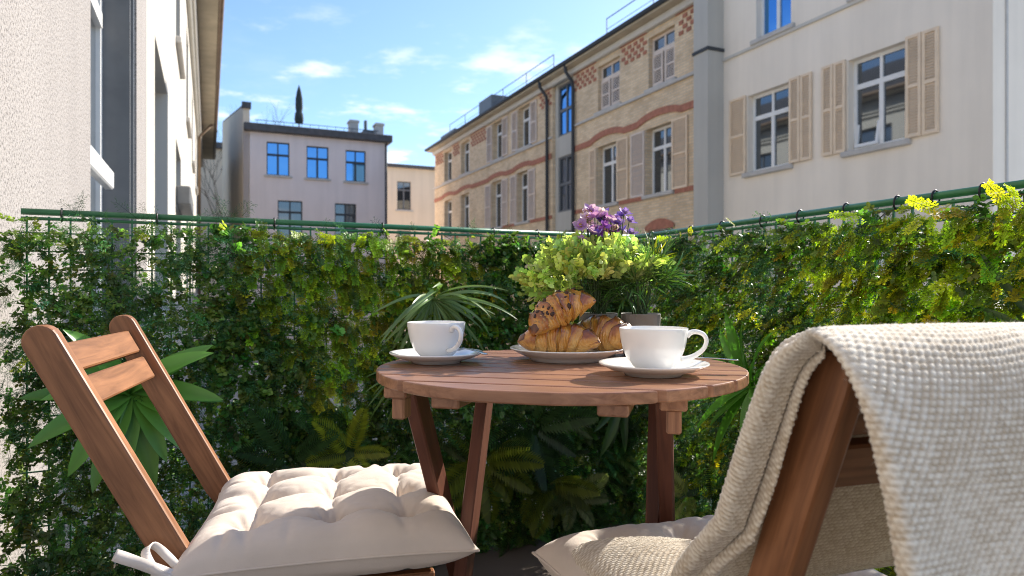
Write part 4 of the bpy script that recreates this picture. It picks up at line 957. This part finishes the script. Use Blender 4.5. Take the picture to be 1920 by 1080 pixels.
# single yellow tips that stand above the rails
def on_hedge(h, X, Y, d=.05):
    """point on the hedge plane behind a given place in the picture, d in front of it"""
    u = (X-960)/1280; n = h.m; A = h.A+n*d; den = n[0]*u+n[1]; y = (n[0]*A[0]+n[1]*A[1])/den; return Vector((u*y, y, EYE+(540-Y)*y/1280))
def sprigs(h, name, spots, tm, mat, col, sc, seed, hang=-.3):
    rng = np.random.default_rng(seed); P = np.array([on_hedge(h, x, y, d) for x, y, d in spots]); k = len(P)
    D = h.m[None]*.5+h.e[None]*rng.normal(0, .7, k)[:, None]+np.array([0, 0, 1.0])[None]*rng.normal(-hang, .3, k)[:, None]; Up = h.m[None]+rng.normal(0, .2, (k, 3))
    return scatter(name, tm, P, D, Up, rng.uniform(*sc, k), shades(col, .2)(0, 0, rng, k), mat, h.root, rng)
sprigs(HR, 'yellow_tips', [(1890, 385, .06), (1905, 365, .05), (1880, 410, .07), (1760, 395, .05), (1740, 410, .06), (1910, 400, .08), (1655, 425, .03), (1380, 425, .02), (1275, 445, .03), (1262, 452, .04), (1290, 440, .03)], TL, 'leaf_lime', (.55, .56, .03), (.45, .7), 31)
sprigs(HL, 'yellow_tips', [(508, 462, .04), (590, 445, .05), (612, 470, .05), (745, 445, .05), (738, 452, .06), (505, 440, .04), (440, 430, .03), (255, 440, .05), (300, 425, .04), (60, 440, .04)], TL, 'leaf_lime', (.42, .44, .02), (.45, .75), 32, .2)
sprigs(HL, 'feather_tips', [(140+i*3, 405+R.uniform(-6, 10), .02) for i in range(4)]+[(260+i*5, 412, .02) for i in range(4)]+[(400+i*9, 408+R.uniform(-4, 8), .03) for i in range(7)]+[(480+60*i, 440, .03) for i in range(9)], TF_, 'leaf_fine', (.03, .085, .045), (.7, 1.1), 33)

# ---- single broad-leaved and grassy plants set into the hedges
def blade(L, W, droop, fold, n=10, wave=0.0, seed=0):
    vs = []; fs = []; rr = random.Random(seed)
    for i in range(n+1):
        y = i/n; w = W*(math.sin(math.pi*min(1, .10+.90*y))**.7 if y < 1 else 0)*(.55+.45*min(1, y*4)); ang = droop*y; 
        py = L*(math.sin(ang)/droop if droop > 1e-3 else y); pz = -L*((1-math.cos(ang))/droop if droop > 1e-3 else 0); sx = wave*L*math.sin(y*4+seed)
        vs += [(sx-w/2, py, pz+fold*w*.5), (sx-w*.25, py, pz+fold*w*.18), (sx, py, pz), (sx+w*.25, py, pz+fold*w*.18), (sx+w/2, py, pz+fold*w*.5)]
    for i in range(n):
        for k in range(4): a = i*5+k; fs.append((a, a+1, a+6, a+5))
    return np.array(vs), np.array(fs)
def leafy_plant(name, label, h, X, Y, n, L, W, col, mat, spread, droop, seed, group, d=.03, down=0.0, fold=.35, tilt=0.0, out=.55):
    o0 = on_hedge(h, X, Y, d); root = thing(name, label, 'plant', o0, 0, group); rr = random.Random(seed); meshes = []
    for k in range(4):
        v, f = blade(1.0, W/L, droop*(.7+.2*k), fold, 10, .02, seed+k); c = np.tile(np.array(col)[None]*(.8+.14*k), (len(v), 1)); c *= (1+.25*(np.abs(np.arange(len(v)) % 5-2)/2))[:, None]
        meshes.append(np_mesh('leaf', v, f, M[mat], np.clip(c, 0, 1), True))
    for i in range(n):
        a = 2*math.pi*(i+rr.uniform(-.35, .35))/n*spread+(math.pi/2-math.pi*spread)+tilt
        w = rr.uniform(out*.55, out*1.35); D = Vector(h.e)*math.cos(a)+Vector((0, 0, 1))*(math.sin(a)-down)+Vector(h.m)*w
        D.normalize(); up = (Vector(h.m)*.9+Vector((0, 0, .75))+Vector((rr.uniform(-.3, .3), 0, 0))); x = D.cross(up).normalized(); z = x.cross(D)
        o = link(bpy.data.objects.new('leaf', meshes[i % 4]), root); s_ = L*rr.uniform(.72, 1.12); m = Matrix((x, D, z)).transposed().to_4x4()@Matrix.Scale(s_, 4); o.matrix_local = m
    mb = MB(); b = -Vector(h.m)*(d+.012); mb.tube([b, b*.4+Vector((0, 0, -.004)), Vector((0, 0, 0))], [.007, .007, .005], 8); mb.build('stem', M['stem_green'], root, True)
    return root
GB, GG = 'broad-leaved plants in the hedge', 'grassy tufts in the hedge'
leafy_plant('broad_leaf_plant', 'bright green plant with pointed broad leaves behind the left chair', HL, 245, 738, 18, .235, .052, (.13, .31, .055), 'leaf_broad', 1.0, .75, 41, GB, .09, .1, .35, .3, .8)
leafy_plant('broad_leaf_plant', 'pointed broad-leaved plant between the table and the blanket', HR, 1410, 725, 18, .215, .036, (.09, .25, .03), 'leaf_broad', 1.0, .45, 42, GB, .15, -.10)
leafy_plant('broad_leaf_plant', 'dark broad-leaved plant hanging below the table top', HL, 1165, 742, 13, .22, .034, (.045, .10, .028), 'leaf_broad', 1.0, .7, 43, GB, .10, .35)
leafy_plant('grass_tuft', 'arching striped grass tuft in the hedge behind the left cup', HL, 812, 560, 50, .26, .0120, (.20, .30, .11), 'leaf_broad', .95, 1.3, 44, GG, .085, .75, .5)
leafy_plant('grass_tuft', 'small grass tuft hanging beside the left edge of the table', HL, 765, 690, 30, .21, .0085, (.11, .19, .045), 'leaf_broad', .95, 1.2, 45, GG, .08, .7, .5)
leafy_plant('grass_tuft', 'grassy tuft at the far right above the blanket', HR, 1960, 630, 22, .20, .016, (.075, .125, .045), 'leaf_broad', .95, 1.2, 46, GG, .04, .1, .5)
def fern(label, h, X, Y, n, L, col, seed, down=.0, d=.095):
    o0 = on_hedge(h, X, Y, d); root = thing('fern', label, 'fern', o0, 0, 'ferns low in the hedge'); rng = np.random.default_rng(seed); rr = random.Random(seed); ms = []
    for k in range(3):
        v, f, t = t_fern(rng, 1.0, 20, .24, .052); f = f.copy(); ms.append(np_mesh('frond', v, f, M['leaf_fern'], np.clip(np.array(col)[None]*t[:, None]*(.8+.2*k), 0, 1)))
    for i in range(n):
        a = 2*math.pi*(i+rr.uniform(-.3, .3))/n; D = (Vector(h.e)*math.cos(a)+Vector((0, 0, 1))*(math.sin(a)-down)+Vector(h.m)*rr.uniform(.35, .9)).normalized(); x = D.cross(Vector(h.m)+Vector((0, 0, .8))).normalized(); z = x.cross(D)
        o = link(bpy.data.objects.new('frond', ms[i % 3]), root); o.matrix_local = Matrix((x, D, z)).transposed().to_4x4()@Matrix.Scale(L*rr.uniform(.75, 1.1), 4)
    mb = MB(); b = -Vector(h.m)*(d+.012); mb.tube([b, Vector((0, 0, 0))], .005, 6); mb.build('stem', M['stem_green'], root)
fern('yellow-green fern just above the left cushion', HL, 655, 850, 6, .16, (.30, .34, .03), 51, -.35, .12)
fern('dark fern left of the yellow-green one above the cushion', HL, 545, 862, 7, .20, (.05, .11, .035), 52)
fern('olive fern hanging between the table legs at the left', HL, 905, 860, 9, .24, (.16, .19, .02), 53, .5)
fern('olive fern low between the table legs in the middle', HL, 1030, 905, 8, .22, (.15, .17, .02), 54, .6)
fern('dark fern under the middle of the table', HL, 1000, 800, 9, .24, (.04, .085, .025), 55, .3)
fern('pale green fern beside the right table leg', HL, 1075, 935, 6, .15, (.22, .25, .11), 56, .1)
fern('pale green fern just right of the right table leg', HR, 1290, 930, 6, .14, (.22, .26, .08), 57, -.2)

# ---- potted plants on the table
def pot(root, w=.074, h=.078):
    mb = MB(); b = w*.44; t = w*.5; vs = []; n = 40; prof = [(0, 0), (b, 0), (t, h), (t*.99, h+.001), (t*.94, h), (t*.90, h-.014), (0, h-.014)]
    for k in range(n):                      # rounded-square plan
        a = 2*math.pi*(k+.5)/n; c, s_ = math.cos(a), math.sin(a); q = (abs(c)**5+abs(s_)**5)**(-1/5)
        for r_, z in prof: vs.append((r_*q*c, r_*q*s_, z))
    m_ = len(prof); fs = [(k*m_+i, (k+1) % n*m_+i, (k+1) % n*m_+i+1, k*m_+i+1) for k in range(n) for i in range(m_-1)]
    o = mb.add(vs, fs).build('pot', M['pot_zinc'], root, True); o.data.polygons.foreach_set('use_smooth', [False]*len(o.data.polygons)); return o
def crown(root, name, n, ctr, rad, tm, col, mat, sc, seed, shell=.45, up=.5):
    rng = np.random.default_rng(seed); d = rng.normal(size=(n, 3)); d[:, 2] = np.where(d[:, 0] > -.35, np.abs(d[:, 2])*.9+.1, d[:, 2]*.9+.25); d /= np.linalg.norm(d, axis=1)[:, None]
    r_ = rng.uniform(shell, 1, n)**.7; P = np.array(ctr)[None]+d*r_[:, None]*np.array(rad)[None]; D = d+np.array([0, 0, up])+rng.normal(0, .35, (n, 3)); Up = np.array([0, 0, 1.0])+d*.6+rng.normal(0, .4, (n, 3))
    return scatter(name, tm, P, D, Up, rng.uniform(*sc, n), shades(col, .28, .08)(0, 0, rng, n), mat, root, rng)
p1 = thing('potted_plant', 'potted plant with round yellow-green leaves and purple flowers behind the croissants', 'plant', (.166, 1.318, TZ+.0005), math.radians(-6), 'potted plants on the table'); pot(p1)
ctr = (-.016, -.002, .138); crown(p1, 'round_foliage', 280, ctr, (.114, .080, .056), [t_box(NR, 1.25) for _ in range(6)], (.50, .56, .20), 'leaf_small', (.6, .95), 61)
mb = MB(); rr = random.Random(3)
for i in range(26):
    a = rr.uniform(0, 6.28); r_ = rr.uniform(.02, .085); q = Vector((ctr[0]+r_*math.cos(a), ctr[1]+r_*.8*math.sin(a), rr.uniform(.10, .20))); mb.tube([(rr.uniform(-.012, .012), rr.uniform(-.012, .012), .062), (q.x*.35, q.y*.35, .10), q], [.0014, .0012, .0008], 5)
stuff(mb.build('stems', M['stem_green'], p1))
sp_ = MB().lathe([(0, .0645), (.031, .0640)], 24).build('soil', M['soil'], p1)
def petalmesh(col, seed):
    rng = np.random.default_rng(seed); T = Tmpl(); C = []
    for ring, (npet, el, L) in enumerate(((6, .25, .0125), (5, .85, .0100))):
        for i in range(npet):
            l, f = leaf(L*rng.uniform(.85, 1.15), L*.75, .25, -.25, 3); m = rotm('Z', 2*math.pi*(i+ring*.5)/npet+rng.uniform(-.2, .2))@rotm('X', el+rng.uniform(-.2, .2)); l = l@m.T; T.add(l, f, 1.0)
            C.append(np.tile(np.array(col)[None]*rng.uniform(.75, 1.25), (len(l), 1))*np.linspace(1.15, .9, len(l))[:, None])
    v, f, _ = T.done(); return np_mesh('flower', v, f, M['petal'], np.clip(np.concatenate(C), 0, 1), True)
PM = [petalmesh(c, i) for i, c in enumerate(((.36, .20, .85), (.50, .16, .78), (.62, .36, .85), (.74, .50, .84), (.28, .18, .82), (.56, .24, .78)))]
core = MB().lathe([(0, 0), (.0022, .001), (.0020, .0045), (0, .006)], 10).mesh('flower_eye', plain('flower_yellow', (.55, .40, .05), .7, .2, 60), True); stalks = MB()
fl = []
for i in range(40):
    X = rr.uniform(1085, 1188); Y = rr.uniform(395, 440)-6*math.sin((X-1085)/103*9); dd = 1.318+rr.uniform(-.05, .045); w_ = Vector(((X-960)/1280*dd, dd, EYE+(540-Y)*dd/1280)); fl.append(p1.matrix_basis.inverted()@w_)
p1.rotation_euler = (0, 0, math.radians(-6)); bpy.context.view_layer.update(); inv = p1.matrix_world.inverted()
rr = random.Random(8)
for i in range(40):
    X = rr.uniform(1086, 1187); Y = rr.uniform(396, 440) if 1100 < X < 1175 else rr.uniform(398, 452); dd = 1.318+rr.uniform(-.05, .045); q = inv@Vector(((X-960)/1280*dd, dd, EYE+(540-Y)*dd/1280))
    k = 2+rr.randrange(2) if (X < 1108 or rr.random() < .2) else rr.choice((0, 1, 4, 5)); o = link(bpy.data.objects.new('flower', PM[k]), p1); o.location = q; o.rotation_euler = (rr.uniform(-.2, 1.2), rr.uniform(-.6, .6), rr.uniform(-1, 1)); s_ = rr.uniform(1.0, 1.5); o.scale = (s_, s_, s_)
    link(bpy.data.objects.new('flower_eye', core), o); stalks.tube([(q.x*.3, q.y*.3, .10), (q.x*.75, q.y*.75, .16), q], [.0011, .001, .0008], 5)
stuff(stalks.build('flower_stalks', M['stem_green'], p1))
p2 = thing('potted_plant', 'potted plant with thin grassy green leaves behind the right cup', 'plant', (.246, 1.306, TZ+.0005), math.radians(-8), 'potted plants on the table'); pot(p2)
MB().lathe([(0, .0645), (.031, .0640)], 24).build('soil', M['soil'], p2)
def t_grass(rng):
    T = Tmpl()
    for i in range(7):
        v, f = blade(rng.uniform(.05, .085), .0042, rng.uniform(.4, 1.5), .3, 4, .02, int(rng.integers(0, 99))); m = rotm('Z', rng.uniform(-1.2, 1.2))@rotm('X', rng.uniform(-.3, .6)); T.add(v@m.T, f, rng.uniform(.75, 1.25))
    return T.done()
TG = [t_grass(NR) for _ in range(5)]
crown(p2, 'grassy_foliage', 62, (.0, .0, .125), (.062, .05, .052), TG, (.075, .16, .035), 'leaf_broad', (.7, 1.05), 62, .2, .9)
crown(p2, 'yellow_foliage', 16, (-.01, .0, .165), (.055, .04, .030), TG, (.34, .36, .03), 'leaf_lime', (.5, .8), 63, .3, .9)
mb = MB()
for i in range(34):
    a = rr.uniform(0, 6.28); r_ = rr.uniform(.01, .04); mb.tube([(rr.uniform(-.015, .015), rr.uniform(-.015, .015), .062), (r_*.6*math.cos(a), r_*.6*math.sin(a), .10), (r_*math.cos(a), r_*math.sin(a), rr.uniform(.11, .16))], [.0014, .0012, .0008], 5)
stuff(mb.build('stems', M['stem_green'], p2))
